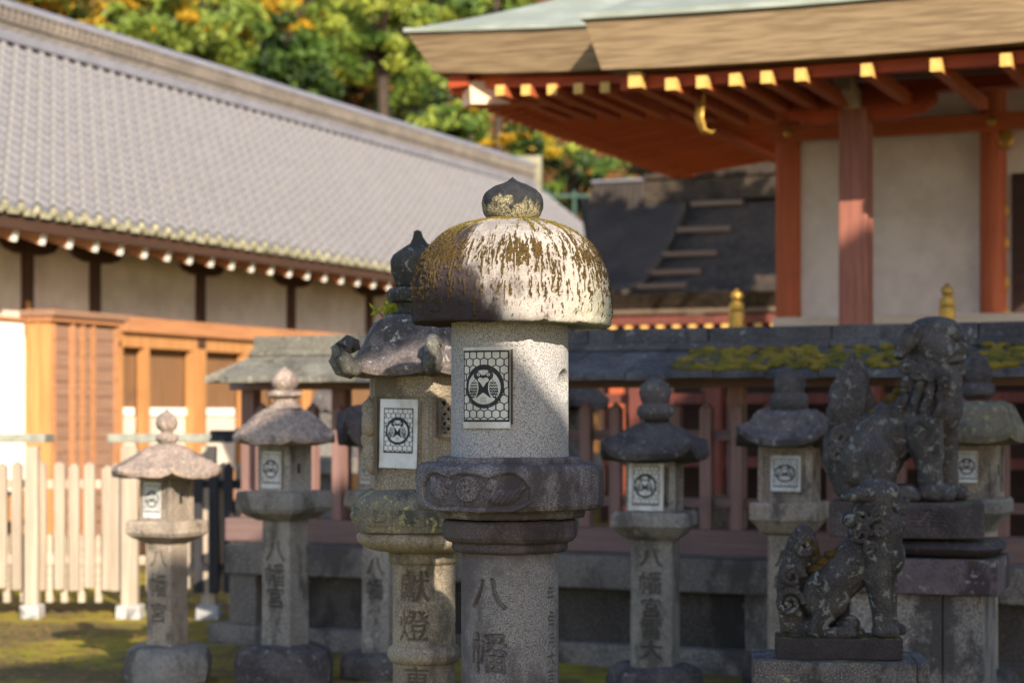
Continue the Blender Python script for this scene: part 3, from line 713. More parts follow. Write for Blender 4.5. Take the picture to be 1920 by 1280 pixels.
# lanterns seen beyond the fence
def far_lantern(px, Y, rows, label, rr, seed):
    s = Y/F; Z = lambda y: H - (y - HY)*s
    t = thing('stone_lantern', label, 'stone lantern', ((px-960)*s, Y, 0), rad(-24), LG)
    y = rows
    lathe_px(MB(), [(2,y-42),(14,y-34),(16,y-22),(10,y-14),(16,y-8),(14,y)], Y, 24).build('finial', M_dark_cap, t, True)
    lathe_px(MB(), [(10,y-2),(rr*.5,y+2),(rr*.8,y+16),(rr,y+32),(rr*.98,y+44),(10,y+48)], Y, 60, poly_fn(6, .6, .03, rr*s)).rough(.012, 9, seed).build('cap', M_dark_cap, t, True, angle=50)
    MB().box(-.13, .13, -.13, .13, Z(y+130), Z(y+46), bev=.01).build('fire_box', M_cool, t)
    MB().box(-.2, .2, -.2, .2, Z(y+160), Z(y+130), bev=.02).build('platform', M_cool, t)
    MB().box(-.1, .1, -.1, .1, 0.1, Z(y+160), bev=.01).build('post', M_cool, t)
    MB().box(-.24, .24, -.24, .24, 0, 0.12, bev=.03).build('base', M_cool, t)
far_lantern(1064, 14.8, 722, 'dark flat-capped lantern beyond the fence, showing beside the front lantern', 84, 3)
far_lantern(612, 16.2, 728, 'small grey-capped lantern beyond the fence under the short tiled roof', 32, 5)

# ------------------------------------------------------------------ hexagonal lantern with scrolls, behind left
Y2 = 8.0; S2 = Y2/F
def z2(y): return H - (y - HY)*S2
hl = thing('stone_lantern', 'hexagonal lantern with curling scroll eaves, just left of and behind the front lantern', 'stone lantern', ((795-960)*S2, Y2, 0), 0, LG)
def build_hex():
    off = -9
    pr = [(1,434),(6,437),(10,447),(18,458),(34,467),(50,477),(56,488),(54,505),(50,520),(44,532),(40,539)]
    lathe_px(MB(), pr, Y2, 48, cx=off).rough(.014, 20, 1, 4).build('finial', M_ochre_lichen if False else M_fin2, hl, True)
    lathe_px(MB(), [(40,540),(56,541),(61,547),(61,560),(56,567),(42,569),(41,586),(60,590)], Y2, 48, cx=off).rough(.004, 20, 2).build('finial_collar', M_fin2, hl, True, angle=40)
    # cap with six scrolls; corner azimuth 10 degrees right of the viewer
    a0 = -pi/2 + rad(8)
    cap = [(8,586),(52,587),(82,594),(104,607),(118,628),(126,650),(138,668),(154,682),(160,692),(156,704),(126,708),(60,708),(8,708)]
    dense = []
    for (a, b) in zip(cap[:-1], cap[1:]):
        for q in range(4): dense.append((a[0]+(b[0]-a[0])*q/4, a[1]+(b[1]-a[1])*q/4))
    dense.append(cap[-1])
    c = MB(); lathe_px(c, dense, Y2, 144, poly_fn(6, 0.75, 0.02, 150*S2, 4, a0)); c.rough(.008, 9, 3).rough(.003, 50, 4, 2)
    c.build('cap', M_purple_cap, hl, True, angle=50)
    for k in range(6):
        a = a0 + k*pi/3; d = Vector((cos(a), sin(a), 0)); pts = []; rr = []
        def P(r, y): return (d.x*r*S2, d.y*r*S2, z2(y))
        # rib down the corner, then a curl up and back in
        for r, y, w_ in ((70,592,8),(88,606,9),(102,626,11),(114,648,13),(126,668,15),(140,684,17),(156,692,19),(172,688,20),(182,672,19),(180,654,17),(168,644,14),(156,648,12),(152,660,9)):
            pts.append(P(r, y)); rr.append(w_*S2*.9)
        t = MB(); t.tube(pts, rr, 20); t.rough(.004, 20, k).build('scroll', M_scroll, hl, True)
    # fire box
    a1 = -pi/2 + rad(9); R = 112*S2
    prf = [(R*.97, z2(925)), (R, z2(918)), (R, z2(890)), (R*.965, z2(886)), (R*.965, z2(748)), (R, z2(742)), (R, z2(706))]
    MB().lathe(prf, 6, rot=a1).rough(.002, 20).build('fire_box', M_ochre, hl)
    for k in range(6):
        a = a1 + k*pi/3; MB().tube([(R*.975*cos(a), R*.975*sin(a), z2(888)), (R*.975*cos(a), R*.975*sin(a), z2(745))], 0.009, 6).build('corner_post', M_ochre, hl)
    # faces: normal angles a1 + pi/6 + k*pi/3
    ap = R*cos(pi/6)
    def face_frame(k): 
        n = a1 - pi/6 + k*pi/3; return Matrix.Rotation(n + pi/2, 4, 'Z')     # maps -y to the face normal
    # paper on the face left of the front corner
    o = paper(hl, 76*S2, 126*S2, 0, -ap*.99 - 0.014, 0, curl=0.012, tilt=0.02, blank=(0.12,0.12,0.14,0.22)); Mx = face_frame(0)
    o.matrix_local = Mx @ Matrix.Translation((-6*S2, 0, z2(812)))
    MB().box(-40*S2, 36*S2, -ap*.99-.003, -ap*.95, z2(872), z2(752)).build('window_board', M_ochre, hl).matrix_local = Mx
    # lattice face right of the corner
    lt = MB(); y_ = -ap*.975; w_ = 36*S2; zt, zb = z2(752), z2(812)
    for q in range(-2, 5):
        for sg in (1, -1):
            x0 = -w_ + q*w_*0.5 if sg > 0 else w_ - q*w_*0.5
            p0 = Vector((x0, y_-.01, zb)); p1 = Vector((x0 + sg*(zt-zb), y_-.01, zt))
            t0 = max(0, ((-w_ if sg > 0 else -w_) - p0.x)/(p1.x-p0.x) if sg > 0 else (w_-p0.x)/(p1.x-p0.x)); t1 = min(1, ((w_ if sg > 0 else -w_)-p0.x)/(p1.x-p0.x))
            if t1 > t0 + .02: lt.tube([p0.lerp(p1, t0), p0.lerp(p1, t1)], 0.0075, 5)
    for (x0, x1, z0_, z1_) in ((-w_-.01, w_+.01, zt, zt+.014), (-w_-.01, w_+.01, zb-.014, zb), (-w_-.012, -w_, zb-.01, zt+.01), (w_, w_+.012, zb-.01, zt+.01)):
        lt.box(x0, x1, y_-.018, y_+.01, z0_, z1_)
    lt.build('lattice', M_ochre, hl).matrix_local = face_frame(1)
    MB().box(-w_, w_, y_-.003, y_, zb, zt).build('lattice_recess', M_hole, hl).matrix_local = face_frame(1)
    # carved figure on the left face
    g = MB()
    for (x, z_, r) in ((0, 770, 20), (6, 795, 26), (-4, 822, 24), (4, 850, 22), (-8, 838, 16), (10, 872, 18)): g.ball((x*S2, -ap-.004, z2(z_)), (r*S2, r*S2*.8, r*S2*1.1), sub=2)
    g.rough(.012, 22, 4).build('carved_figure', M_ochre, hl, True).matrix_local = face_frame(-1)
    # platform
    a2 = a1
    def ring(prof, name, m, k=0.8, rough=.005):
        q = MB(); lathe_px(q, prof, Y2, 96, poly_fn(6, k, 0, 1, 1, a2)); q.rough(rough, 16, 5).build(name, m, hl, True, angle=35)
    ring([(105,912),(122,922),(134,930),(140,938),(142,946),(142,984),(138,992),(122,994)], 'platform', M_ochre_lichen, .7)
    for k in range(6):
        ap2 = 142*S2*(1-.7*(1-cos(pi/6)))
        b = MB()
        for sx in (-1, 1):
            b.box(sx*32*S2-26*S2, sx*32*S2+26*S2, -ap2-.006, -ap2+.02, z2(980), z2(950), bev=.004)
            b.ball((sx*32*S2, -ap2-.006, z2(966)), (16*S2, .01, 8*S2), sub=2)
        b.build('platform_panel', M_ochre_lichen, hl).matrix_local = face_frame(k)
    # lotus bowl under the platform
    def lot(t, r, z): 
        q = abs(sin(t*9)); return r*(1 + 0.07*(q**0.6)), z
    q = MB(); lathe_px(q, [(112,994),(120,1002),(116,1014),(100,1025),(80,1031)], Y2, 216, lot); q.rough(.003, 30).build('lotus_bowl', M_ochre, hl, True)
    lathe_px(MB(), [(62,1030),(66,1036),(66,1050),(62,1055)], Y2, 64).rough(.003, 20).build('collar', M_ochre, hl, True, angle=35)
    R0 = 58*S2
    def cyl(y0, y1, items, name):
        prof = lin([(R0, z2(y0)), (R0*1.01, z2(y1))], 0.0035); prof = np.array(prof); th = np.linspace(-pi, pi, 300, endpoint=False)
        T, R = np.meshgrid(th, prof[:, 0]); Z = np.meshgrid(th, prof[:, 1])[1]
        m = text_mask(T*R0, Z, [(c_, x*S2, z2(y), w_*S2, h_*S2) for c_, x, y, w_, h_ in items])
        co = np.stack([R*np.sin(T), -R*np.cos(T), Z], -1).reshape(-1, 3)
        R = R - m*0.009 + ((vnoise(co, 60, 3, 3)-.5)*.004).reshape(R.shape)
        P = np.stack([R*np.sin(T), -R*np.cos(T), Z], -1)[::-1]
        me = grid_mesh(name, P, True, {'wx': np.repeat((m*0.65)[::-1, :, None], 3, -1)}); me.materials.append(M_ochre); link(name, me, hl, True)
    cyl(1055, 1208, [('獻',-18,1094,66,64),('燈',-18,1168,66,64)], 'upper_shaft')
    lathe_px(MB(), [(58,1206),(64,1211),(68,1219),(68,1229),(64,1237),(58,1241)], Y2, 64).rough(.003, 20).build('shaft_ring', M_ochre, hl, True)
    cyl(1240, 1400, [('東',-12,1266,52,48),('大',-12,1320,52,48)], 'lower_shaft')
    MB().lathe([(.3, 0), (.3, .1), (.2, .16), (R0*1.02, .18), (R0*1.01, z2(1400))], 48).build('base', M_ochre, hl, True, angle=40)
M_fin2 = stone('finial_lichen', (0.065, 0.065, 0.06), (0.035, 0.036, 0.036), stain_amt=.3, speck=120, speck_amt=.4, big=9, seed=41, lichen=(0.34, 0.36, 0.33), lichen_amt=.3, moss=.25)
M_scroll = stone('scroll_stone', (0.17, 0.17, 0.15), (0.09, 0.09, 0.085), stain_amt=.4, speck=120, speck_amt=.4, big=9, seed=43, lichen=(0.40, 0.40, 0.36), lichen_amt=.35, moss=.3)
build_hex()
# seedling growing on the hexagonal lantern's cap
sp = thing('seedling', 'bright green seedling sprouting on the cap of the hexagonal lantern', 'plant', ((722-960)*S2, Y2+.12, z2(604)))
M_leafy = flat('leaf_lime', (0.45, 0.55, 0.04), (0.30, 0.42, 0.03), 20, rough=.5)
st = MB(); lf = MB(); R3 = random.Random(3)
for k in range(16):
    a = R3.uniform(0, 6.28); L = R3.uniform(.04, .12); p = Vector((cos(a)*L*.8, sin(a)*L*.5, L*.75 + .01)); st.tube([(0, 0, 0), p*.5 + Vector((0, 0, .01)), p], .0018, 5)
    for q in range(4):
        d = Vector((R3.uniform(-1, 1), R3.uniform(-1, .3), R3.uniform(-.2, .8))).normalized()*R3.uniform(.02, .045); s_ = d.cross(Vector((.3, .5, .8))).normalized()*.009; b = p*R3.uniform(.6, 1)
        lf.add([b, b + d*.5 + s_, b + d, b + d*.5 - s_], [(0, 1, 2, 3)])
st.build('stem', flat('stem_red', (0.35, 0.06, 0.04)), sp); lf.build('foliage', M_leafy, sp)
# ------------------------------------------------------------------ guardian lions
def voxel_body(mb, vox, name, mat, parent, smooth_it=4, amp=0.004, scale=30):
    """Fuse the overlapping lumps into one continuous carved surface."""
    me = bpy.data.meshes.new('t'); me.from_pydata(mb.v, [], mb.f); me.update()
    o = bpy.data.objects.new('t', me); COL.objects.link(o)
    r = o.modifiers.new('r', 'REMESH'); r.mode = 'VOXEL'; r.voxel_size = vox
    s = o.modifiers.new('s', 'SMOOTH'); s.factor = 0.5; s.iterations = smooth_it
    dg = bpy.context.evaluated_depsgraph_get(); ev = o.evaluated_get(dg)
    m2 = bpy.data.meshes.new_from_object(ev, depsgraph=dg); bpy.data.objects.remove(o)
    m2.name = name
    n = len(m2.vertices); co = np.zeros(n*3, np.float32); m2.vertices.foreach_get('co', co); co = co.reshape(-1, 3)
    no = np.zeros(n*3, np.float32); m2.vertices.foreach_get('normal', no); no = no.reshape(-1, 3)
    d = (vnoise(co, scale, 4, 2) - 0.5)*2*amp; co = co + no*d[:, None]
    m2.vertices.foreach_set('co', co.reshape(-1).astype(np.float32)); m2.materials.clear(); m2.materials.append(mat); m2.update()
    return link(name, m2, parent, True)
def limb(mb, pts, n=5):
    """pts: (x, y, z, r) chain of overlapping balls."""
    for a, b in zip(pts[:-1], pts[1:]):
        L = math.dist(a[:3], b[:3]); k = max(2, int(L/(0.35*min(a[3], b[3])))+1)
        for i in range(k+1):
            t = i/k; q = [a[j]+(b[j]-a[j])*t for j in range(4)]; mb.ball(q[:3], q[3], sub=2)
def curl(mb, c, R, tr, axis='y', turns=1.6, hand=1, tilt=0.0):
    """A snail curl lying on the surface that faces -y."""
    pts = []; rr = []
    for i in range(26):
        t = i/25; a = hand*turns*2*pi*t + tilt; r = R*(1 - 0.85*t)
        pts.append((c[0]+r*cos(a), c[1]-0.4*tr*t, c[2]+r*sin(a))); rr.append(tr*(1-0.35*t))
    mb.tube(pts, rr, 6)
def lionM(name, seed, dark):
    return stone(name, (0.085*dark, 0.078*dark, 0.078*dark), (0.05*dark, 0.045*dark, 0.047*dark), stain=(0.03, 0.027, 0.027), stain_amt=.3, speck=130, speck_amt=.45, big=7, seed=seed, lichen=(0.27, 0.285, 0.275), lichen_amt=.46, moss=.22, bump=.9, crease_tone=1.0, lscale=3.0)
M_lion = lionM('lion_stone', 51, 1.0); M_lion2 = lionM('lion_stone_big', 57, 1.25)
M_lionbase = stone('lion_base', (0.06, 0.052, 0.055), (0.04, 0.035, 0.037), stain_amt=.3, speck=150, speck_amt=.4, big=8, seed=53, lichen=(0.20, 0.19, 0.19), lichen_amt=.12, moss=.55)
M_ped = stone('pedestal_granite', (0.17, 0.155, 0.155), (0.10, 0.09, 0.09), stain=(0.045, 0.04, 0.042), stain_amt=.45, speck=150, speck_amt=.8, big=5, seed=59, lichen=(0.30, 0.31, 0.18), lichen_amt=.35, moss=.35, lscale=1.6)
M_ped2 = stone('pedestal_block', (0.24, 0.225, 0.22), (0.17, 0.155, 0.155), stain=(0.05, 0.045, 0.05), stain_amt=.5, speck=120, speck_amt=.8, big=6, seed=61)
M_moss = stone('moss_clump', (0.13, 0.085, 0.02), (0.07, 0.05, 0.012), stain_amt=0, speck=140, speck_amt=.5, big=30, seed=63, bump=1.0)

# small lion
YS = 8.0; SS = YS/F; cxs = 1569
sm = thing('guardian_lion_statue', 'small weathered stone guardian lion with its mouth closed, in front on the lower pedestal', 'statue', ((cxs-960)*SS, YS, H-(1230-HY)*SS), rad(-6))
def build_small():
    X = lambda x: (x-cxs)*SS; Z = lambda y: (1230-y)*SS; r = lambda p: p*SS
    m = MB()
    def L(*p): limb(m, [(X(a), b*SS, Z(c), r(d)) for a, b, c, d in p])
    def B(x, y, z, rx, ry=None, rz=None): m.ball((X(x), y*SS, Z(z)), (r(rx), r(ry or rx), r(rz or rx)), sub=3)
    # trunk: rump low left, back rising to a thick maned neck
    L((1540,0,1120,44),(1562,0,1092,46),(1590,0,1066,46),(1618,0,1040,47),(1638,0,1018,46))
    L((1640,0,1040,44),(1650,0,1010,42),(1655,0,985,42)); B(1662,0,1040,34,38,42)
    L((1630,0,1000,44),(1632,0,972,44),(1640,0,950,42)); B(1640,0,935,42,44,36)
    # skull, brow, muzzle
    B(1652,0,926,36,38,28); B(1668,-16,918,15,14,10); B(1668,16,918,15,14,10); B(1640,0,908,30,26,12)
    L((1668,0,942,24),(1684,0,948,18)); B(1694,0,938,9,13,9); B(1680,-14,950,14,10,11); B(1680,14,950,14,10,11)
    L((1664,0,970,20),(1682,0,974,14)); B(1690,0,972,8,12,6); B(1668,0,988,16,18,14); B(1672,-10,1004,10,8,14); B(1660,-14,1010,10,8,16)
    # ears
    for sg in (-1, 1): L((1628,sg*34,926,15),(1608,sg*38,926,13),(1592,sg*38,929,8),(1581,sg*37,932,4)); 
    # front legs and paws
    L((1638,-24,1040,30),(1642,-27,1080,27),(1648,-27,1120,22),(1650,-27,1150,19),(1652,-28,1172,20)); B(1656,-30,1178,26,20,15)
    L((1654,22,1040,30),(1660,25,1080,24),(1664,25,1120,20),(1666,25,1150,18),(1668,25,1172,19)); B(1676,26,1180,24,19,14)
    for yy, cx in ((-30, 1672), (26, 1690)):
        for q in (-12, 0, 12): B(cx, yy+q, 1182, 10, 6, 8)
    # haunches and hind feet
    for sg in (-1, 1):
        B(1548,sg*30,1112,44,24,50); L((1560,sg*34,1090,26),(1556,sg*36,1130,22),(1536,sg*36,1160,18),(1530,sg*36,1178,18))
        L((1535,sg*38,1182,14),(1560,sg*38,1184,13),(1582,sg*38,1180,14)); B(1592,sg*38,1182,12,14,10)
    B(1588,-10,1168,24,30,18); L((1575,0,1180,18),(1610,0,1184,12))
    L((1500,0,1180,22),(1530,0,1176,24))
    # tail: three stacked curls rising to a rounded tip
    L((1490,0,1178,26),(1484,0,1140,27),(1482,0,1100,27),(1488,0,1060,27),(1500,0,1020,25),(1508,0,1002,20),(1522,0,1020,14),(1530,0,1050,12))
    B(1480,-8,1132,24,26,28); B(1484,-8,1078,22,24,24)
    curl(m, (X(1480), -36*SS, Z(1128)), r(27), r(7)); curl(m, (X(1484), -34*SS, Z(1078)), r(22), r(6.5)); curl(m, (X(1506), -28*SS, Z(1024)), r(17), r(5.5), hand=-1)
    for q in range(5): L((1466+q*3,-22,1180,4),(1464+q*6,-26,1150,4))
    # mane curls
    for (x, y, R_, h_) in ((1610,1000,17,1),(1612,968,15,-1),(1640,962,12,1),(1590,975,10,1),(1644,990,11,-1),(1626,1024,11,1)):
        curl(m, (X(x), -52*SS, Z(y)), r(R_*1.1), r(5.5), hand=h_); B(x, -38, y, R_*1.05, 10)
        curl(m, (X(x), 50*SS, Z(y)), r(R_), r(5), hand=h_); B(x, 38, y, R_*1.05, 10)
    # eye and nostril lumps, ear hollow edge
    for sg in (-1, 1): B(1672, sg*20, 930, 8, 7, 7); L((1655,sg*30,936,4),(1668,sg*28,940,4),(1684,sg*18,958,4),(1694,sg*8,960,4))
    # chest ridges
    for q in range(5): L((1676-q*2,-10+q*5,1010,6),(1684-q*2,-12+q*6,1040,7),(1678,-10+q*5,1068,6))
    voxel_body(m, 0.0036, 'body', M_lion, sm, 1, 0.003, 34)
    # moss cushions on the back and the tail
    g = MB()
    for (x, y, z_, a) in ((1545,-6,1054,16),(1532,-8,1068,17),(1560,-10,1040,13),(1520,-14,1030,14),(1512,-12,1016,12),(1574,-8,1030,9),(1540,4,1080,14)):
        g.ball((X(x), y*SS, Z(z_)), (a*SS*1.2, a*SS*1.2, a*SS*.8), sub=3)
    g.rough(.006, 60, 3).build('moss', M_moss, sm, True)
    MB().box(X(1455), X(1686), -60*SS, 60*SS, 0.0, Z(1190), bev=.006).rough(.004, 14, 2).build('plinth', M_lionbase, sm)
build_small()
pd = thing('statue_pedestal', 'speckled low granite pedestal under the small guardian lion', 'pedestal', ((1568-960)*SS, YS, 0), rad(-6))
zt = H-(1230-HY)*SS
MB().box(-.335, .30, -.2, .24, zt-.17, zt, bev=.008).rough(.003, 12).build('top_slab', M_ped, pd)
MB().box(.303, .352, -.17, .24, zt-.19, zt-.004, bev=.008).rough(.003, 12, 5).build('side_slab', M_ped, pd)
MB().box(-.29, .27, -.16, .2, 0.0, zt-.171, bev=.01).build('block', M_ped, pd)

# large lion
YB = 10.0; SB = YB/F; cxb = 1690
bigl = thing('guardian_lion_statue', 'large lichen-spotted guardian lion with a flame-shaped tail, on the tall pedestal', 'statue', ((cxb-960)*SB, YB, H-(1008-HY)*SB), rad(-12))
def build_big():
    X = lambda x: (x-cxb)*SB; Z = lambda y: (1008-y)*SB; r = lambda p: p*SB
    m = MB()
    def L(*p): limb(m, [(X(a), b*SB, Z(c), r(d)) for a, b, c, d in p])
    def B(x, y, z, rx, ry=None, rz=None): m.ball((X(x), y*SB, Z(z)), (r(rx), r(ry or rx), r(rz or rx)), sub=3)
    L((1612,0,872,58),(1622,0,850,64),(1650,0,825,64),(1682,0,800,60),(1710,0,780,58))
    L((1718,0,800,50),(1738,0,780,48),(1748,0,750,50),(1750,0,715,54),(1742,0,690,52)); B(1765,0,760,40,48,54); B(1630,0,860,66,62,46)
    # skull and muzzle; the head lifts to the right
    B(1745,0,645,54,52,46); B(1752,0,618,50,46,24); L((1772,0,650,36),(1792,0,654,27)); B(1806,0,640,11,18,11)
    for sg in (-1, 1): B(1775,sg*26,625,20,16,12); B(1788,sg*20,655,22,14,16); B(1790,sg*28,632,10,8,9); B(1765,sg*38,660,22,14,20)
    L((1760,0,692,32),(1786,0,690,24)); B(1796,0,686,14,20,10); B(1778,0,712,24,26,18)
    # mouth furrow lips
    for sg in (-1, 1): L((1740,sg*44,668,7),(1762,sg*42,678,7),(1784,sg*34,676,7),(1802,sg*16,672,7))
    # ear hanging back
    for sg in (-1, 1): L((1712,sg*44,628,18),(1700,sg*50,645,17),(1690,sg*50,662,12),(1682,sg*48,668,6))
    # beard and mane locks
    for (x, y, z_, x2, z2_, w_) in ((1718,-50,690,1706,730,9),(1732,-54,705,1722,745,9),(1748,-54,715,1742,755,9),(1766,-48,720,1762,765,9),(1784,-34,722,1780,760,8),(1704,-48,705,1694,740,8),(1722,-56,735,1714,775,8),(1740,-58,745,1730,790,8),(1700,-50,745,1690,780,7),(1760,-52,760,1750,800,7)):
        L((x,y,z_,w_),((x+x2)/2-4,y-4,(z_+z2_)/2,w_),(x2,y,z2_,w_*.6)); L((x,-y,z_,w_),((x+x2)/2-4,-y+4,(z_+z2_)/2,w_),(x2,-y,z2_,w_*.6))
    for (x, z_, R_) in ((1722,702,13),(1700,690,12),(1744,706,11),(1768,716,11)): curl(m, (X(x), -66*SB, Z(z_)), r(R_*1.15), r(6)); B(x,-50,z_,R_,12)
    # front legs
    L((1730,-34,805,40),(1738,-38,840,32),(1742,-38,875,25),(1744,-38,900,25)); B(1752,-42,920,34,28,20)
    L((1762,34,805,36),(1768,36,840,28),(1772,36,875,23),(1774,36,900,24)); B(1782,38,922,30,24,18)
    for yy, cx in ((-42, 1776), (38, 1802)):
        for q in (-18, 0, 18): B(cx, yy+q, 924, 14, 9, 13)
    B(1726,-62,812,15,10,26); curl(m, (X(1722), -72*SB, Z(800)), r(13), r(5))
    # haunches, hind feet
    for sg in (-1, 1):
        B(1632,sg*42,862,56,30,56); L((1650,sg*50,850,34),(1655,sg*52,890,28),(1640,sg*52,915,22)); L((1630,sg*54,924,18),(1670,sg*54,926,17),(1702,sg*54,924,18)); 
        for q in (-10, 2, 14): B(1716, sg*54+q, 926, 11, 7, 10)
    L((1600,0,905,40),(1650,0,915,30)); B(1690,0,925,50,40,12)
    # tail: a broad flame standing against the back
    for k, (x, z_, rx, rz) in enumerate(((1590,780,40,46),(1596,745,42,46),(1600,715,32,40),(1600,694,18,28),(1600,676,7,16),(1578,800,26,36),(1620,770,26,40))): B(x, 0, z_, rx, 26-k*1.5, rz)
    for q in range(7):
        a = -0.9 + q*0.3; L((1592+q*1,-20,810,6),(1592+44*sin(a)*.8,-27,765,7),(1598+34*sin(a),-22,722,5),(1600+8*sin(a),-10,686,3))
    L((1578,0,830,34),(1572,0,860,30),(1580,0,890,26)); 
    for (x, z_, R_) in ((1578,818,16),(1572,850,15)): curl(m, (X(x), -44*SB, Z(z_)), r(R_*1.2), r(6.5)); B(x,-30,z_,R_,10)
    voxel_body(m, 0.0046, 'body', M_lion2, bigl, 1, 0.005, 26)
    g = MB()
    for (x, y, z_, a) in ((1664,-8,768,14),(1676,-20,752,14),(1686,-20,735,11),(1652,-26,785,13),(1640,-20,775,10),(1690,-24,720,8),(1668,-30,780,9)):
        g.ball((X(x), y*SB, Z(z_)), (a*SB*1.2, a*SB*1.2, a*SB*1.1), sub=3)
    g.rough(.009, 40, 3).build('moss', M_moss, bigl, True)
    MB().box(X(1560), X(1840), -86*SB, 86*SB, Z(1004), Z(938), bev=.012).rough(.006, 10, 2).build('plinth', M_ped_dark, bigl)
    # carved character on the plinth's front
    n = 60; Xg, Zg = np.meshgrid(np.linspace(X(1690), X(1790), n), np.linspace(Z(996), Z(948), n)); mk = text_mask(Xg, Zg, [('奉', X(1740), Z(972), 76*SB, 44*SB)])
    P = np.stack([Xg, np.full(Xg.shape, -86*SB-.007) + mk*.008, Zg], -1)
    me = grid_mesh('inscription', P, attrs={'wx': np.repeat((mk*.4)[..., None], 3, -1)}); me.materials.append(M_ped_ins); link('inscription', me, bigl, True)
M_ped_dark = stone('plinth_dark', (0.085, 0.07, 0.078), (0.05, 0.042, 0.045), stain_amt=.35, speck=120, speck_amt=.5, big=6, seed=67, lichen=(0.25, 0.25, 0.26), lichen_amt=.15, moss=.5)
M_ped_ins = stone('plinth_ins', (0.085, 0.07, 0.078), (0.05, 0.042, 0.045), stain_amt=.2, speck=120, speck_amt=.5, big=6, seed=67, attr=True)
build_big()
pb = thing('statue_pedestal', 'tall stepped stone pedestal with a purple-grey slab under the large guardian lion', 'pedestal', ((1718-960)*SB + .13, YB+.04, 0), rad(-20))
zz = lambda y: H-(y-HY)*SB
M_slab = stone('slab_purple', (0.13, 0.105, 0.12), (0.08, 0.065, 0.075), stain=(0.04, 0.03, 0.035), stain_amt=.4, speck=130, speck_amt=.5, big=5, seed=71, lichen=(0.26, 0.24, 0.26), lichen_amt=.3, moss=.45, lscale=2.5)
MB().lathe([(.30, zz(1040)), (.38, zz(1034)), (.42, zz(1022)), (.36, zz(1010))], 48, poly_fn(4, .8, 0, 1, 1, pi/4)).rough(.01, 9).build('curved_foot', M_ped_dark, pb, True, angle=40)
MB().box(-.45, .315, -.33, .33, zz(1106), zz(1041), bev=.012).rough(.008, 8, 4).build('top_slab', M_slab, pb)
MB().box(-.41, .045, -.27, .28, 0, zz(1107), bev=.01).rough(.003, 12).build('block', M_ped2, pb)
MB().box(.049, .245, -.27, .28, 0, zz(1107), bev=.01).rough(.003, 12, 7).build('block', M_ped2, pb)
# ------------------------------------------------------------------ ground and hill
t = NT('moss_ground', 0.95, 0.15)
a_ = t.noise(0.9, 6, 0.65); b_ = t.noise(9, 6, 0.75); c_ = t.noise(60, 3, 0.7)
g1 = t.mix(t.ramp(b_, 0.35, 0.65), (0.20, 0.19, 0.022), (0.46, 0.36, 0.04))
g2 = t.mix(t.ramp(c_, 0.35, 0.65), (0.10, 0.075, 0.035), (0.19, 0.15, 0.065))
gc = t.mix(t.ramp(t.math('ADD', a_, t.math('MULTIPLY', b_, 0.7)), 0.72, 0.92), g1, g2)
gc = t.mix(t.ramp(t.noise(38, 4, 0.8), 0.66, 0.72), gc, (0.22, 0.10, 0.04))
M_ground = t.out(gc, t.math('ADD', t.math('MULTIPLY', c_, 0.5), b_), 0.8, 0.03)
def ground():
    xs = np.concatenate([np.linspace(-60, -7, 20), np.linspace(-6.5, 6.5, 100), np.linspace(7, 60, 20)]); ys = np.concatenate([np.linspace(-30, 9, 30), np.linspace(9.3, 20, 100), np.linspace(21, 44, 20)])
    X, Y = np.meshgrid(xs, ys); co = np.stack([X, Y, X*0], -1).reshape(-1, 3)
    Z = ((vnoise(co, .6, 3, 1) - .5)*.05 + (vnoise(co, 4, 3, 2) - .5)*.025).reshape(X.shape) - 0.01
    me = grid_mesh('ground', np.stack([X, Y, Z], -1)); me.materials.append(M_ground); o = link('ground', me, None, True); tag(o, None, None, kind='structure')
    t = NT('hill_ground', 0.95, 0.1); n1 = t.noise(1.1, 6, 0.7); n2 = t.noise(6, 5, 0.75)
    c = t.mix(t.ramp(n1, 0.4, 0.62), (0.12, 0.06, 0.02), (0.05, 0.03, 0.012)); c = t.mix(t.ramp(n2, 0.52, 0.6), c, (0.16, 0.085, 0.035)); c = t.mix(t.ramp(t.noise(2.2, 5, .7), 0.58, .64), c, (0.035, 0.045, 0.012))
    mh = t.out(c, n2, .8, .1)
    X, Y = np.meshgrid(np.linspace(-70, 70, 90), np.linspace(43, 110, 60)); co = np.stack([X, Y, X*0], -1).reshape(-1, 3)
    Z = np.maximum(0, (Y - 44))*0.62 + ((vnoise(co, .12, 4, 3) - .5)*4*np.clip((Y.reshape(-1)-44)/6, 0, 1)).reshape(X.shape) - .02
    me = grid_mesh('hillside', np.stack([X, Y, Z], -1)); me.materials.append(mh); o = link('hillside', me, None, True); tag(o, None, None, kind='structure')
ground()
# fallen leaves: past counting
M_leaf_br = flat('dry_leaf', (0.30, 0.13, 0.05), (0.16, 0.07, 0.03), 30)
def litter():
    mb = MB(); R = random.Random(11)
    for k in range(2600):
        Y = R.uniform(10, 17); X = R.uniform(-.27, .02)*Y; a = R.uniform(0, 6.28); s = R.uniform(.014, .034); c, d = cos(a)*s, sin(a)*s; z = .012 + R.uniform(0, .01)
        mb.add([(X-c, Y-d, z), (X+d*.5, Y-c*.5, z+.004), (X+c, Y+d, z+R.uniform(0, .012)), (X-d*.5, Y+c*.5, z)], [(0, 1, 2, 3)])
    o = mb.build('fallen_leaves', M_leaf_br); tag(o, 'small dry brown leaves scattered over the mossy ground', 'leaves', kind='stuff')
litter()

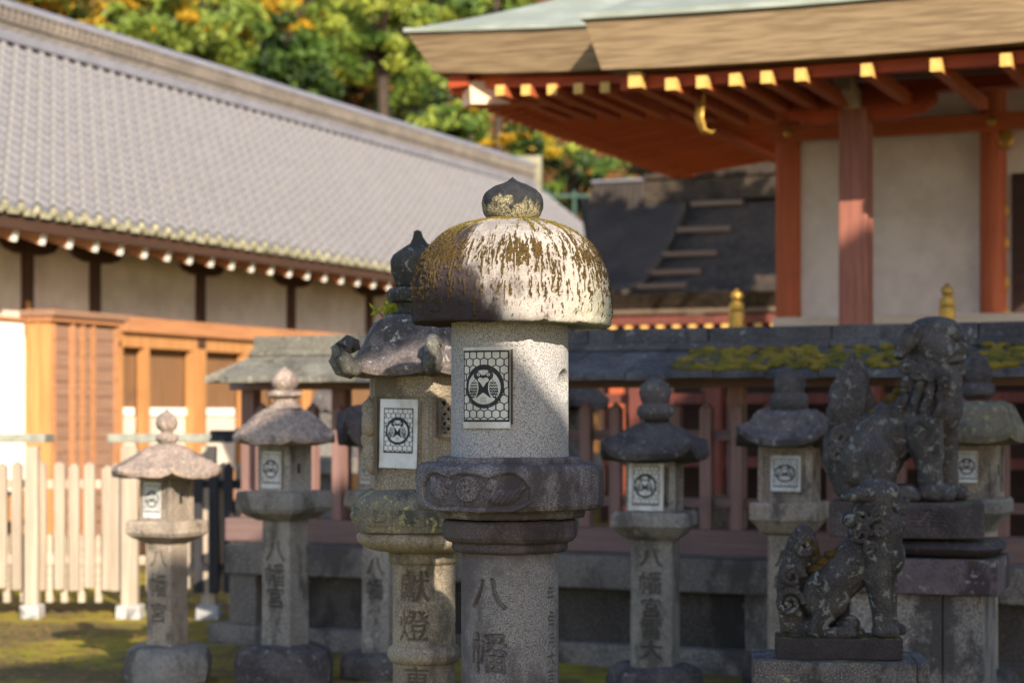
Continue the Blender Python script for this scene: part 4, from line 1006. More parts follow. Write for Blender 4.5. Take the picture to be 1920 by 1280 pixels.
# ------------------------------------------------------------------ stone footing with the roofed wooden fence on it
FF = Frame(0.2, 13.05, -25)
M_foot = stone('footing_stone', (0.22, 0.195, 0.18), (0.15, 0.135, 0.13), stain=(0.06, 0.052, 0.05), stain_amt=.4, speck=70, speck_amt=.6, big=3, seed=73)
M_footdark = stone('footing_panel', (0.075, 0.065, 0.06), (0.05, 0.043, 0.04), stain=(0.03, 0.026, 0.025), stain_amt=.5, speck=60, speck_amt=.5, big=2, seed=75, lichen=(0.14, 0.12, 0.11), lichen_amt=.2)
M_pink = wood('faded_red_wood', (0.28, 0.165, 0.15), (0.20, 0.12, 0.11), 2, dirt=(0.12, 0.09, 0.085), dirt_amt=.4)
M_pinkx = wood('faded_red_beam', (0.24, 0.155, 0.145), (0.17, 0.115, 0.11), 0, dirt=(0.10, 0.08, 0.075), dirt_amt=.4)
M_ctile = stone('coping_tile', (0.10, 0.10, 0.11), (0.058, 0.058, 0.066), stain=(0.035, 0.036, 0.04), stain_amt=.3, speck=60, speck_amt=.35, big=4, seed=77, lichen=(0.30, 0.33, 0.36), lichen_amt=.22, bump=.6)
M_ctile_l = stone('coping_tile_painted_sun', (0.20, 0.195, 0.17), (0.14, 0.135, 0.12), stain=(0.08, 0.075, 0.06), stain_amt=.35, speck=60, speck_amt=.4, big=4, seed=79, lichen=(0.36, 0.34, 0.26), lichen_amt=.35, bump=.8)  # paler copy of the coping tile: sunlight put into its colour
def footing():
    T = thing('stone_footing', 'long weathered stone footing under the roofed wooden fence', 'stone wall', (FF.x, FF.y, 0), rad(FF.deg))
    a0 = FF.a(420); a1 = FF.a(2150); R = random.Random(2)
    x = a0
    k = 0
    while x < a1:
        L = R.uniform(1.5, 2.1); x2 = min(x+L, a1)
        MB().box(x+.004, x2-.004, 0, .5, .485, .695, bev=.014).rough(.008, 6, k).build('capstone', M_foot, T); x = x2; k += 1
    for k, px in enumerate((450, 1425, 2060)):
        a = FF.a(px); MB().box(a-.11, a+.11, .03, .3, .13, .487, bev=.01).rough(.006, 8, k).build('post', M_foot, T)
    MB().box(a0+.05, a1, .10, .35, .125, .487).build('panel', M_footdark, T)
    MB().box(a0-.12, a1, -.03, .45, -.02, .13, bev=.01).rough(.01, 6, 3).build('plinth', M_foot, T)
footing()
fence = thing('roofed_fence', 'faded red wooden fence with a dark mossy stone-tiled coping roof', 'fence', (FF.x, FF.y, 0), rad(FF.deg))
def roofed_fence():
    T = fence; R = random.Random(4)
    aL = FF.a(437, .45); aR = FF.a(2150, .45)
    MB().box(aL, aR, .34, .60, .697, .86, bev=.008).build('sill_beam', M_pinkx, T)
    for z0, z1, nm in ((1.0, 1.065, 'rail'), (1.44, 1.51, 'rail'), (1.79, 1.865, 'top_beam')):
        MB().box(aL, aR, .47 if nm == 'rail' else .40, .53 if nm == 'rail' else .52, z0, z1, bev=.004).build(nm, M_pinkx, T)
    a0 = FF.a(1102, .45); sp = .213
    for k in range(-12, 20):
        a = a0 + k*sp
        if a < aL + .05: continue
        if FF.XY(a, .45)[0]/FF.XY(a, .45)[1] > .28: break
        mb = MB(); w_ = .037
        mb.add([(a-w_, .395, .862), (a+w_, .395, .862), (a+w_, .465, .862), (a-w_, .465, .862), (a-w_, .395, 1.65), (a+w_, .395, 1.65), (a+w_, .465, 1.65), (a-w_, .465, 1.65), (a, .43, 1.70)],
            [(0,3,2,1),(0,1,5,4),(1,2,6,5),(2,3,7,6),(3,0,4,7),(4,5,8),(5,6,8),(6,7,8),(7,4,8)])
        mb.build('picket', M_pink, T)
    for px in (470, 640, 1010, 1381, 1760, 2140):
        a = FF.a(px, .58); MB().box(a-.055, a+.055, .533, .64, .862, 1.95, bev=.006).build('post', M_pink, T)
    # coping: ridge course and sloping slabs, each slab a tile; the far side too
    ridge_b = .45; aRL = FF.a(492, ridge_b); aEL = FF.a(383, -.1)
    x = aRL; k = 0
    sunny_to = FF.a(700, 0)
    while x < aR:
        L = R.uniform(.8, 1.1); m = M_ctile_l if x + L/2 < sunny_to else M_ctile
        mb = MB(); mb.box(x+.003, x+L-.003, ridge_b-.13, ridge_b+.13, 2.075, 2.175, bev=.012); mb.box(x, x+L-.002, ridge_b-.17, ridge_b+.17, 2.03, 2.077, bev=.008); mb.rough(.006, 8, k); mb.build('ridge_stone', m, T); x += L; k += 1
    for side in (-1, 1):
        rows = ((.10, 2.045, .34, 1.965), (.31, 1.975, .58, 1.875)) 
        for (o0, za, o1, zb) in rows:
            x = aEL + .15; k = 0
            while x < aR:
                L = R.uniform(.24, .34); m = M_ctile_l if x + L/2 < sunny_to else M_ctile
                # clip by the hip on the left
                hip = lambda o: aRL - (o - .10)*(aRL-aEL)/.48
                xa0, xa1 = max(x, hip(o0)), max(x+L-.006, hip(o0)); xb0, xb1 = max(x, hip(o1)), max(x+L-.006, hip(o1))
                x += L; k += 1
                if xb1 - xb0 < .01: continue
                th = .04; dz = R.uniform(-.006, .006); ya, yb = ridge_b + side*o0, ridge_b + side*o1
                mb = MB(); v = [(xa0, ya, za+dz), (xa1, ya, za+dz), (xb1, yb, zb+dz), (xb0, yb, zb+dz)]; v += [(p[0], p[1], p[2]-th) for p in v]
                mb.add(v, [(0,1,2,3) if side > 0 else (0,3,2,1), (4,5,6,7), (0,1,5,4), (1,2,6,5), (2,3,7,6), (3,0,4,7)]); mb.rough(.006, 14, k)
                if side < 0 and (FF.XY(x, yb)[0]/FF.XY(x, yb)[1] < .30): mb.build('roof_slab', m, T)
                elif side > 0 and k % 1 == 0: fb.v += []; backs.append(mb)
    allb = MB()
    for b in backs: allb.add(b.v, b.f)
    o = allb.build('back_roof', M_ctile, T)
    # hip end
    mb = MB(); mb.add([(aRL, ridge_b-.10, 2.045), (aRL, ridge_b+.10, 2.045), (aEL+.0, ridge_b+.56, 1.875), (aEL+.0, ridge_b-.56, 1.875), (aRL, ridge_b, 1.9), (aEL+.02, ridge_b+.56, 1.835), (aEL+.02, ridge_b-.56, 1.835)], [(0,1,2,3),(3,2,5,6),(0,3,6,4),(1,4,5,2),(4,6,5)])
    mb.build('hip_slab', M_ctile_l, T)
    MB().box(aEL+.25, aR, ridge_b-.42, ridge_b+.42, 1.86, 1.868).build('roof_board', M_pinkx, T)
    # moss cushions lying on the slabs
    spans = ((1282, 1400, 1.0), (1408, 1522, .9), (1535, 1625, .9), (1640, 1705, .8), (1838, 1925, .8), (1935, 2010, .8))
    for (p0, p1, dens) in spans:
        g = MB()
        for k in range(int((p1-p0)*.62*dens)):
            pxx = R.uniform(p0, p1)
            if R.random() < .25*((pxx*.011) % 1): continue
            a = FF.a(pxx, .1); u = R.random()**.8; b = .35 - .45*u
            f = (b - .35)/-.48; z = 2.045 + (1.875-2.045)*((.45-b-.10)/.48)
            s = R.uniform(.02, .05); g.ball((a, b, z+.004), (s*1.3, s*1.1, s*.6), sub=2)
        g.rough(.010, 40, p0).build('moss', M_cmoss, T, True)

backs = []; fb = MB()
M_cmoss = stone('coping_moss', (0.19, 0.14, 0.02), (0.07, 0.07, 0.015), stain=(0.10, 0.06, 0.02), stain_amt=.2, speck=90, speck_amt=.4, big=6, seed=81, bump=1.0)
roofed_fence()
# round grindstone-like disc lying behind the fence
dx = FF.a(1335, .9); X_, Y_ = FF.XY(dx, 1.0)
sk = thing('round_stone', 'pale round stone standing behind the wooden fence', 'stone', (X_, Y_, 0.62), rad(-25))
mb = MB()
mb.lathe([(.02,-.05),(.17,-.05),(.19,-.03),(.19,.03),(.17,.05),(.02,.05)], 40, M=Matrix.Translation((0,0,.26)) @ Matrix.Rotation(rad(90), 4, 'X')).rough(.004, 12).build('disc', M_warm, sk, True, angle=40)
MB().box(-.16, .16, -.12, .12, -.62, .075, bev=.02).rough(.01, 8).build('block', M_cool, sk)

# ------------------------------------------------------------------ pale picket fence on the left
M_picket = wood('pale_picket', (0.44, 0.37, 0.30), (0.31, 0.26, 0.21), 2, dirt=(0.30, 0.25, 0.2), dirt_amt=.2)
M_picketx = wood('pale_rail', (0.50, 0.42, 0.35), (0.38, 0.32, 0.26), 0, dirt=(0.2, 0.17, 0.14), dirt_amt=.2)
M_black = wood('black_picket', (0.035, 0.035, 0.042), (0.02, 0.02, 0.025), 2)
M_capr = flat('cap_rail_metal', (0.27, 0.28, 0.24), (0.19, 0.20, 0.17), 12, rough=.6)
M_foots = stone('post_footing', (0.5, 0.5, 0.5), (0.38, 0.38, 0.39), stain_amt=.15, speck=60, speck_amt=.3, big=5, seed=83)
PF = Frame(-3.6, 16.0, -3)
pf = thing('picket_fence', 'pale sunlit picket fence with stone-footed posts in front of the long hall', 'fence', (PF.x, PF.y, 0), rad(PF.deg))
def picket_fence():
    T = pf; Z = lambda y, a=0: PF.z(y, a, 0)
    def pk(px, w_, y0, y1, mat, nm='picket', b=0.0, T=T, th=.025):
        a = PF.a(px, b); s = PF.XY(a, b)[1]/F; w2 = w_*s/2; zb, zt = PF.z(y1, a, b), PF.z(y0, a, b)
        m = MB(); m.add([(a-w2, b-th, zb), (a+w2, b-th, zb), (a+w2, b+th, zb), (a-w2, b+th, zb), (a-w2, b-th, zt-.03), (a+w2, b-th, zt-.03), (a+w2, b+th, zt-.03), (a-w2, b+th, zt-.03), (a, b-th, zt), (a, b+th, zt)],
            [(0,3,2,1),(0,1,5,8,4),(1,2,6,5),(2,3,7,9,6),(3,0,4,7),(5,6,9,8),(4,8,9,7)]); m.build(nm, mat, T)
    R0 = random.Random(9)
    for px in (4, 31, 76, 112, 139, 170, 202, 218, 287, 330, 352, 418, 450, 480): pk(px + R0.uniform(-2, 2), 19, 867 + R0.uniform(-3, 5), 1106 + R0.uniform(-6, 3), M_picket)
    for k in range(9): pk(-25 - 30*k + R0.uniform(-2, 2), 19, 867 + R0.uniform(-3, 5), 1106 + R0.uniform(-6, 3), M_picket)
    for px in (14, 46, 94, 122, 154, 186, 300): pk(px, 12, 1000, 1128, M_picketx, 'lower_slat', .06)
    for px, w_ in ((-120, 26), (62, 24), (245, 30), (393, 27)):
        a = PF.a(px, -.06); s = 16/F; zt = PF.z(836, a, -.06)
        MB().box(a-w_*s/2, a+w_*s/2, -.12, -.032, .09, zt, bev=.006).build('post', M_picket, T)
        MB().box(a-w_*s*.78, a+w_*s*.78, -.17, .02, -.02, .10, bev=.015).rough(.008, 9, px).build('footing', M_foots, T)
    for z0, z1 in ((1.02, 1.09), (.41, .48)): MB().box(PF.a(-290), PF.a(500), .026, .055, z0, z1, bev=.004).build('rail', M_picketx, T)
    for p0, p1 in ((-290, 95), (210, 430)): MB().box(PF.a(p0), PF.a(p1), -.16, .12, PF.z(829, 0), PF.z(813, 0), bev=.01).build('cap_rail', M_capr, T)
    MB().box(PF.a(400), PF.a(500), -.16, .12, PF.z(828, 0)-.0, PF.z(806, 0), bev=.01).build('cap_rail', M_black, T)
picket_fence()
bf = thing('black_picket_fence', 'short black picket fence between the pale fence and the stone footing', 'fence', (PF.x, PF.y, 0), rad(PF.deg))
for px in (372, 401, 429, 467, 487):
    a = PF.a(px, -.14); w2 = .036; zb, zt = PF.z(1108, a), PF.z(864, a)
    MB().add([(a-w2, -.16, zb), (a+w2, -.16, zb), (a+w2, -.125, zb), (a-w2, -.125, zb), (a-w2, -.16, zt-.05), (a+w2, -.16, zt-.05), (a+w2, -.125, zt-.05), (a-w2, -.125, zt-.05), (a, -.1425, zt)], [(0,3,2,1),(0,1,5,4),(1,2,6,5),(2,3,7,6),(3,0,4,7),(4,5,8),(5,6,8),(6,7,8),(7,4,8)]).build('picket', M_black, bf)
for z in (PF.z(905, 0), PF.z(1060, 0)): MB().box(PF.a(360), PF.a(500), -.124, -.095, z-.03, z+.03).build('rail', M_black, bf)

# ------------------------------------------------------------------ long hall on the left
LF = Frame(-4.70, 18.28, 67)
M_tile = stone('roof_tile', (0.175, 0.17, 0.195), (0.145, 0.14, 0.16), stain=(0.12, 0.115, 0.125), stain_amt=.2, speck=20, speck_amt=.25, big=1.2, seed=91, bump=.2)
t = NT('hall_roof_tile', .75, .3); zc = t.n('ShaderNodeSeparateXYZ'); t.l(t.co, zc.inputs[0])
fr = t.math('FRACT', t.math('MULTIPLY', t.math('ADD', zc.outputs[0], 3.2 + .05), 4.0))
n1 = t.noise(1.1, 5, .65); n2 = t.noise(9, 3, .7)
cv = t.mix(t.ramp(n2, .35, .65), (0.175, 0.172, 0.19), (0.145, 0.142, 0.155)); pn = t.mix(t.ramp(n1, .35, .65), (0.12, 0.12, 0.145), (0.09, 0.09, 0.108))
jb = t.math('FRACT', t.math('MULTIPLY', t.math('ADD', zc.outputs[1], .02), 20/3.62))
c = t.mix(t.ramp(fr, .37, .43), cv, pn); c = t.mix(t.math('MULTIPLY', t.ramp(jb, .20, .08), .65), c, (0.05, 0.048, 0.05)); c = t.mix(t.math('MULTIPLY', t.ramp(jb, .8, .95), .4), c, (0.30, 0.29, 0.28)); c = t.mix(t.math('MULTIPLY', t.ramp(t.noise(2.5, 6, .75), .58, .72), .5), c, (0.20, 0.185, 0.15))
M_tile = t.out(c, n2, .2, .01)
M_ridge = stone('ridge_tile', (0.24, 0.21, 0.185), (0.175, 0.155, 0.14), stain=(0.13, 0.115, 0.10), stain_amt=.3, speck=30, speck_amt=.35, big=2, seed=93, bump=.3)
M_ridget = flat('ridge_top', (0.20, 0.20, 0.23), (0.16, 0.16, 0.19), 3, rough=.5)
M_eavet = stone('eave_tile', (0.36, 0.34, 0.24), (0.25, 0.24, 0.17), stain=(0.13, 0.13, 0.08), stain_amt=.3, speck=20, speck_amt=.5, big=5, seed=95)
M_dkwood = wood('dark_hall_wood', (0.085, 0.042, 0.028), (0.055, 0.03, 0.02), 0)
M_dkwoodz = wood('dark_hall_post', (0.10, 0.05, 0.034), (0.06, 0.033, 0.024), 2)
M_orwood = wood('orange_wood', (0.50, 0.25, 0.10), (0.38, 0.185, 0.07), 2, dirt=(0.3, 0.12, 0.04), dirt_amt=.1)
M_orwoodx = wood('orange_beam', (0.48, 0.23, 0.11), (0.36, 0.17, 0.085), 0, dirt=(0.2, 0.1, 0.05), dirt_amt=.1)
M_board = wood('shutter_board', (0.32, 0.19, 0.13), (0.24, 0.14, 0.10), 0, dirt=(0.13, 0.07, 0.05), dirt_amt=.25)
M_plaster = flat('white_plaster', (0.68, 0.60, 0.53), (0.52, 0.45, 0.39), 1.6, rough=.9, spec=.1)
M_white = flat('white_paint', (0.82, 0.82, 0.80), (0.76, 0.76, 0.74), 6, rough=.7)
M_blind = wood('window_blind', (0.22, 0.12, 0.06), (0.16, 0.085, 0.045), 2, grain=30)
hall = thing('long_hall', 'long hall with a grey tiled roof, white plaster and orange timber on the left', 'building', (LF.x, LF.y, 0), rad(LF.deg))
AE, AS = 21.4, -3.2
def roof_z(b): q = b/3.6; return 3.50 + 2.62*(0.86*q + 0.14*q*q)
def long_hall():
    T = hall
    # tiled slope: cover tiles over pan tiles, stepped courses
    sp = .25; n = int((AE-AS)/sp)
    prof = [(0.0, .085), (.035, .072), (.056, .03), (.06, -.01), (.125, -.02), (.19, -.01), (.194, .03), (.215, .072)]
    xs = []; hs = []
    for i in range(n):
        for (o, h) in prof: xs.append(AS + i*sp + o); hs.append(h)
    xs = np.array(xs); hs = np.array(hs); bs = []; add = []
    nc = 20
    for k in range(nc):
        b0 = -0.02 + k*3.62/nc; b1 = -0.02 + (k+1)*3.62/nc; bs += [b0, b1-.004]; add += [.034, 0.0]
    bs = np.array(bs); add = np.array(add)
    X, B = np.meshgrid(xs, bs); Hh, A = np.meshgrid(hs, add)
    Z = roof_z(B) + Hh + A + .03*((X-8)/13)**2
    co = np.stack([X*4, B*5, 0*X], -1).reshape(-1, 3); Z = Z + ((vnoise(co, 1, 2, 3)-.5)*.005).reshape(Z.shape)
    me = grid_mesh('roof', np.stack([X, B, Z], -1)); me.materials.append(M_tile); link('roof', me, T, False)
    # far slope, plain but tiled in relief
    X2, B2 = np.meshgrid(xs[::4], np.linspace(3.6, 7.2, 8)); Z2_ = roof_z(7.2 - B2) + hs[::4][None, :]
    me = grid_mesh('far_roof', np.stack([X2, B2, Z2_], -1)); me.materials.append(M_tile); link('far_roof', me, T, False)
    # round end tiles along the eave
    ev = MB()
    for i in range(n):
        a = AS + i*sp; z = 3.50 + .045 + .03*((a-8)/13)**2
        ev.lathe([(.052, -.03), (.055, 0), (.045, .012), (.01, .016)], 12, M=Matrix.Translation((a, -.02, z-.012)) @ Matrix.Rotation(rad(90), 4, 'X'))
        ev.box(a+.05, a+.2, -.03, 0, z-.085, z-.02)
    ev.rough(.008, 14, 2).build('eave_tiles', M_eavet, T, True, angle=50)
    # ridge: layered courses and a band of pierced tiles
    rb = 3.6; z0 = roof_z(3.6)
    MB().box(AS, AE-.1, rb-.20, rb+.20, z0-.03, z0+.10).build('ridge_base', M_ridget, T)
    r1 = MB(); r1.box(AS, AE-.1, rb-.16, rb+.16, z0+.10, z0+.20); r1.box(AS, AE-.1, rb-.19, rb+.19, z0+.20, z0+.225); r1.box(AS, AE-.1, rb-.14, rb+.14, z0+.225, z0+.37); r1.box(AS, AE-.1, rb-.18, rb+.18, z0+.37, z0+.395)
    for k in range(int((AE-AS)/.13)):
        a = AS + k*.13; r1.tube([(a, rb-.142, z0+.235), (a, rb-.17, z0+.30), (a, rb-.142, z0+.365)], .032, 6)
    for k in range(int((AE-AS)/.25)): a = AS+k*.25; r1.ball((a, rb-.17, z0+.13), (.06, .03, .03), sub=1)
    r1.build('ridge', M_ridge, T)
    MB().loft([[(x_, rb + .17*cos(q), z0+.395 + .12*sin(q)) for q in np.linspace(0, pi, 9)] for x_ in (AS, AE-.05)], True, close=True).build('ridge_cap', M_ridget, T, True, angle=50)
    # ridge-end tile and the verge
    e = MB(); e.box(AE-.12, AE+.02, rb-.26, rb+.26, z0-.1, z0+.62, bev=.03); e.tube([(AE+.05, rb, z0+.3), (AE+.05, rb, z0+.62)], [.1, .06], 10); e.rough(.02, 8).build('ridge_end_tile', M_eavet, T)
    vg = MB(); 
    pts = [(AE-.05, b, roof_z(b)+.05) for b in np.linspace(-.05, 3.55, 14)]; vg.tube(pts, .10, 8); pts = [(AE-.32, b, roof_z(b)+.04) for b in np.linspace(-.05, 3.55, 14)]; vg.tube(pts, .07, 8); vg.build('verge_tiles', M_tile, T, True)
    gb = MB(); gb.add([(AE-.15, 0.2, roof_z(0.2)-.12), (AE-.15, 7.0, roof_z(.2)-.12), (AE-.15, 3.6, z0-.1), (AE-.1, .1, roof_z(.1)-.3), (AE-.1, 7.1, roof_z(.1)-.3)], [(0, 1, 2), (0, 3, 4, 1)]); gb.build('gable_board', M_dkwoodz, T)
    # under the eave
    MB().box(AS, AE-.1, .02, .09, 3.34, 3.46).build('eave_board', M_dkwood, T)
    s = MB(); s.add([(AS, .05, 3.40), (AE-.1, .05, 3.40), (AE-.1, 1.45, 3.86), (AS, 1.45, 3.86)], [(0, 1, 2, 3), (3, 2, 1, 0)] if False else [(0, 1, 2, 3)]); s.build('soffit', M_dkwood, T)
    px_k = 0; a = LF.a(28, .10)
    sl = math.atan2(.46, 1.4)
    for k in range(-7, 47):
        aa = a + k*.435
        if aa > AE - .3: break
        m = MB(); Mx = Matrix.Translation((aa, .10, 3.29)) @ Matrix.Rotation(sl, 4, 'X')
        m.box(-.042, .042, 0.004, 1.4, -.055, .05, 0, Mx); m.box(-.042, .042, -.004, .003, -.055, .05, 1, Mx); m.build('rafter', [M_orwoodx, M_white], T)
    # wall
    wb = 1.05
    W = lambda px: LF.a(px, wb); Zw = lambda px, py: LF.zp(px, py, wb)
    MB().box(AS, AE-.5, wb, wb+.12, Zw(370, 628), 3.78).build('upper_wall', M_plaster, T)
    MB().box(AS, AE-.5, wb-.10, wb+.10, 3.42, 3.56).build('wall_plate', M_dkwood, T)
    for px in (-140, 48, 175, 373, 543, 690, 830, 960, 1070):
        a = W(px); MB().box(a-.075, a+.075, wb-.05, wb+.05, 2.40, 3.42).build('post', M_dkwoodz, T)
        b = MB(); v = []
        for y_ in (wb-.09, wb+.0):
            v.append([(a-.45, y_, 3.415), (a-.45, y_, 3.36), (a-.36, y_, 3.29), (a-.2, y_, 3.25), (a+.2, y_, 3.25), (a+.36, y_, 3.29), (a+.45, y_, 3.36), (a+.45, y_, 3.415)])
        b.loft(v).build('bracket', M_dkwood, T)
    zl1, zl0 = Zw(370, 608), Zw(370, 632)
    MB().box(W(222), AE-.5, wb-.10, wb+.02, zl0, zl1+.02, bev=.01).build('lintel', M_orwoodx, T)
    MB().box(W(222), AE-.5, wb-.03, wb+.05, zl0-.16, zl0-.003).build('window_head', M_orwood, T)
    # windows: orange mullions, brown blinds, white dado
    for px, w_, b in ((222, 8, 0), (269, 22, .02), (358, 18, .02), (376, 20, -.05), (455, 22, .02), (520, 18, -.05), (575, 18, .02), (640, 18, -.05), (720, 16, .02), (800, 15, -.05)):
        a = LF.a(px, wb+b); s = LF.XY(a, wb)[1]/F; hw = w_*s/2/.627*.5; MB().box(a-hw, a+hw, wb+b-.05, wb+b+.05, .55, zl0-.161).build('window_post', M_orwood, T)
    zd1 = Zw(330, 774)
    MB().box(W(222), AE-.6, wb+.10, wb+.13, zd1, zl0-.1).build('blind', M_blind, T)
    mu = [269, 376, 455, 520, 575, 640, 720, 800]
    p0 = W(226)
    for px in mu:
        a = W(px); MB().box(p0+.05, a-.1, wb+.05, wb+.09, zd1-.03, zd1+.06, bev=.005).build('dado_rail', M_white, T); MB().box(p0+.03, a-.05, wb+.075, wb+.10, .9, zd1-.032).build('dado', M_plaster, T); p0 = a
    MB().box(W(222), AE-.6, wb-.14, wb+.1, .60, .95).build('floor_beam', M_orwood, T)
    MB().box(AS, AE-.6, wb+.16, wb+.3, 0, .9).build('base_wall', M_dkwood, T)
    # bright left panel and corner column
    MB().box(AS, W(42), wb-.04, wb-.003, .85, Zw(20, 604)).build('white_panel', M_white, T)
    MB().box(AS, W(44), wb-.07, wb-.0, Zw(20, 602), Zw(20, 595)).build('panel_rail', M_orwoodx, T)
    MB().box(AS, W(100), wb-.10, wb+.0, .55, .80).build('floor_beam', M_orwood, T)
    # shutter box standing out from the wall: side and front
    so = .34; x0 = LF.a(97, wb-so); x1 = LF.a(222, wb-so); zt = LF.zp(160, 585, wb-so)
    MB().box(x0-.02, x0+.0, wb-so, wb-.005, .35, zt-.02).build('box_side', M_orwood, T)
    for q in range(3): bb = wb-so+.12+q*.17; MB().box(x0-.035, x0-.021, bb, bb+.05, .36, zt-.1).build('side_batten', M_orwood, T)
    m = MB(); nb = 15; hh = (zt-.14-.35)/nb
    for q in range(nb): m.box(x0+.06, x1-.06, wb-so+.012+.006*(q % 2), wb-so+.05, .35+q*hh, .35+(q+1)*hh-.008)
    m.build('shutter_boards', M_board, T)
    MB().box(x0+.001, x0+.062, wb-so-.01, wb-so+.06, .35, zt-.12).build('box_frame', M_orwoodx, T)
    MB().box(x1-.062, x1, wb-so-.01, wb-.005, .35, zt-.12).build('box_frame', M_orwoodx, T)
    MB().box(x0-.06, x1+.05, wb-so-.05, wb-.005, zt-.12, zt-.07).build('box_frame', M_orwoodx, T)
    MB().box(x0-.09, x1+.09, wb-so-.09, wb-.005, zt-.07, zt, bev=.01).build('box_top', M_board, T)
    for px in (135, 154, 174): a = LF.a(px, wb-so); MB().box(a-.028, a+.028, wb-so-.02, wb-so+.011, .35, zt-.13).build('box_batten', M_orwoodx, T)
    MB().box(W(46), x0-.04, wb-.08, wb+.0, .5, Zw(60, 566)).build('corner_column', M_orwood, T)
long_hall()
# ------------------------------------------------------------------ vermilion shrine hall
SF = Frame(3.33, 24.0, -23)
SK = 0.75          # the hall is a small one: everything below is laid out at 4/3 size and set at its real size here
ZG = -H*(1-SK)/SK - .02   # ground level in those units
def verm(nm, c1, c2, ax=0, d=.2): return wood(nm, c1, c2, ax, grain=10, rough=.6, dirt=tuple(v*.5 for v in c2), dirt_amt=d)
M_red = verm('vermilion_beam', (0.42, 0.075, 0.025), (0.32, 0.055, 0.02), 0)
M_redz = verm('vermilion_post', (0.50, 0.13, 0.055), (0.40, 0.095, 0.042), 2)
M_redf = verm('faded_vermilion', (0.32, 0.125, 0.09), (0.22, 0.085, 0.065), 2)
M_reddk = verm('vermilion_rafter', (0.62, 0.13, 0.035), (0.5, 0.095, 0.03), 0)
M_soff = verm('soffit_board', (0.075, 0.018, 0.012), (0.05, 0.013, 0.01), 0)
M_reddim = verm('old_vermilion', (0.20, 0.06, 0.045), (0.13, 0.045, 0.035), 2, .5)
M_redz2 = verm('vermilion_tie', (0.52, 0.13, 0.05), (0.42, 0.10, 0.04), 0)
M_gold = flat('gold_leaf', (0.50, 0.31, 0.07), (0.36, 0.21, 0.04), 20, rough=.45, spec=.5, metal=.6)
M_yel = flat('yellow_paint', (0.66, 0.42, 0.13), (0.56, 0.34, 0.09), 20, rough=.6)
M_bark = NT('bark_fascia', .85, .2)
t = M_bark; zc = t.n('ShaderNodeSeparateXYZ'); t.l(t.co, zc.inputs[0])
lay = t.n('ShaderNodeTexNoise'); lay.inputs['Scale'].default_value = 1; lay.inputs['Detail'].default_value = 4; t.l(t.mapped((2.2, 2.2, 34)), lay.inputs['Vector'])
M_bark = t.out(t.mix(t.ramp(lay.outputs['Fac'], .38, .62), (0.30, 0.22, 0.135), (0.215, 0.15, 0.09)), lay.outputs['Fac'], .5, .02)
t = NT('patina_roof', .7, .3); n1 = t.noise(.9, 5, .6); n2 = t.noise(2, 4, .6, t.mapped((1.2, 9, 9)))
M_patina = t.out(t.mix(t.ramp(n2, .4, .65), t.mix(t.ramp(n1, .4, .6), (0.31, 0.35, 0.32), (0.22, 0.25, 0.22)), (0.22, 0.25, 0.22)), n2, .5, .02)
M_darkboard = wood('dark_board', (0.06, 0.03, 0.024), (0.035, 0.02, 0.017), 0)
shrine = thing('shrine_hall', 'vermilion shrine hall with white plaster walls under a thick bark roof, upper right', 'building', (SF.x*SK, SF.y*SK, H*(1-SK)), rad(SF.deg))
shrine.scale = (SK, SK, SK)
def prism(pts, y0, y1):
    """(x, z) outline extruded from y0 to y1."""
    m = MB(); return m.loft([[(x, y0, z) for x, z in pts], [(x, y1, z) for x, z in pts]])
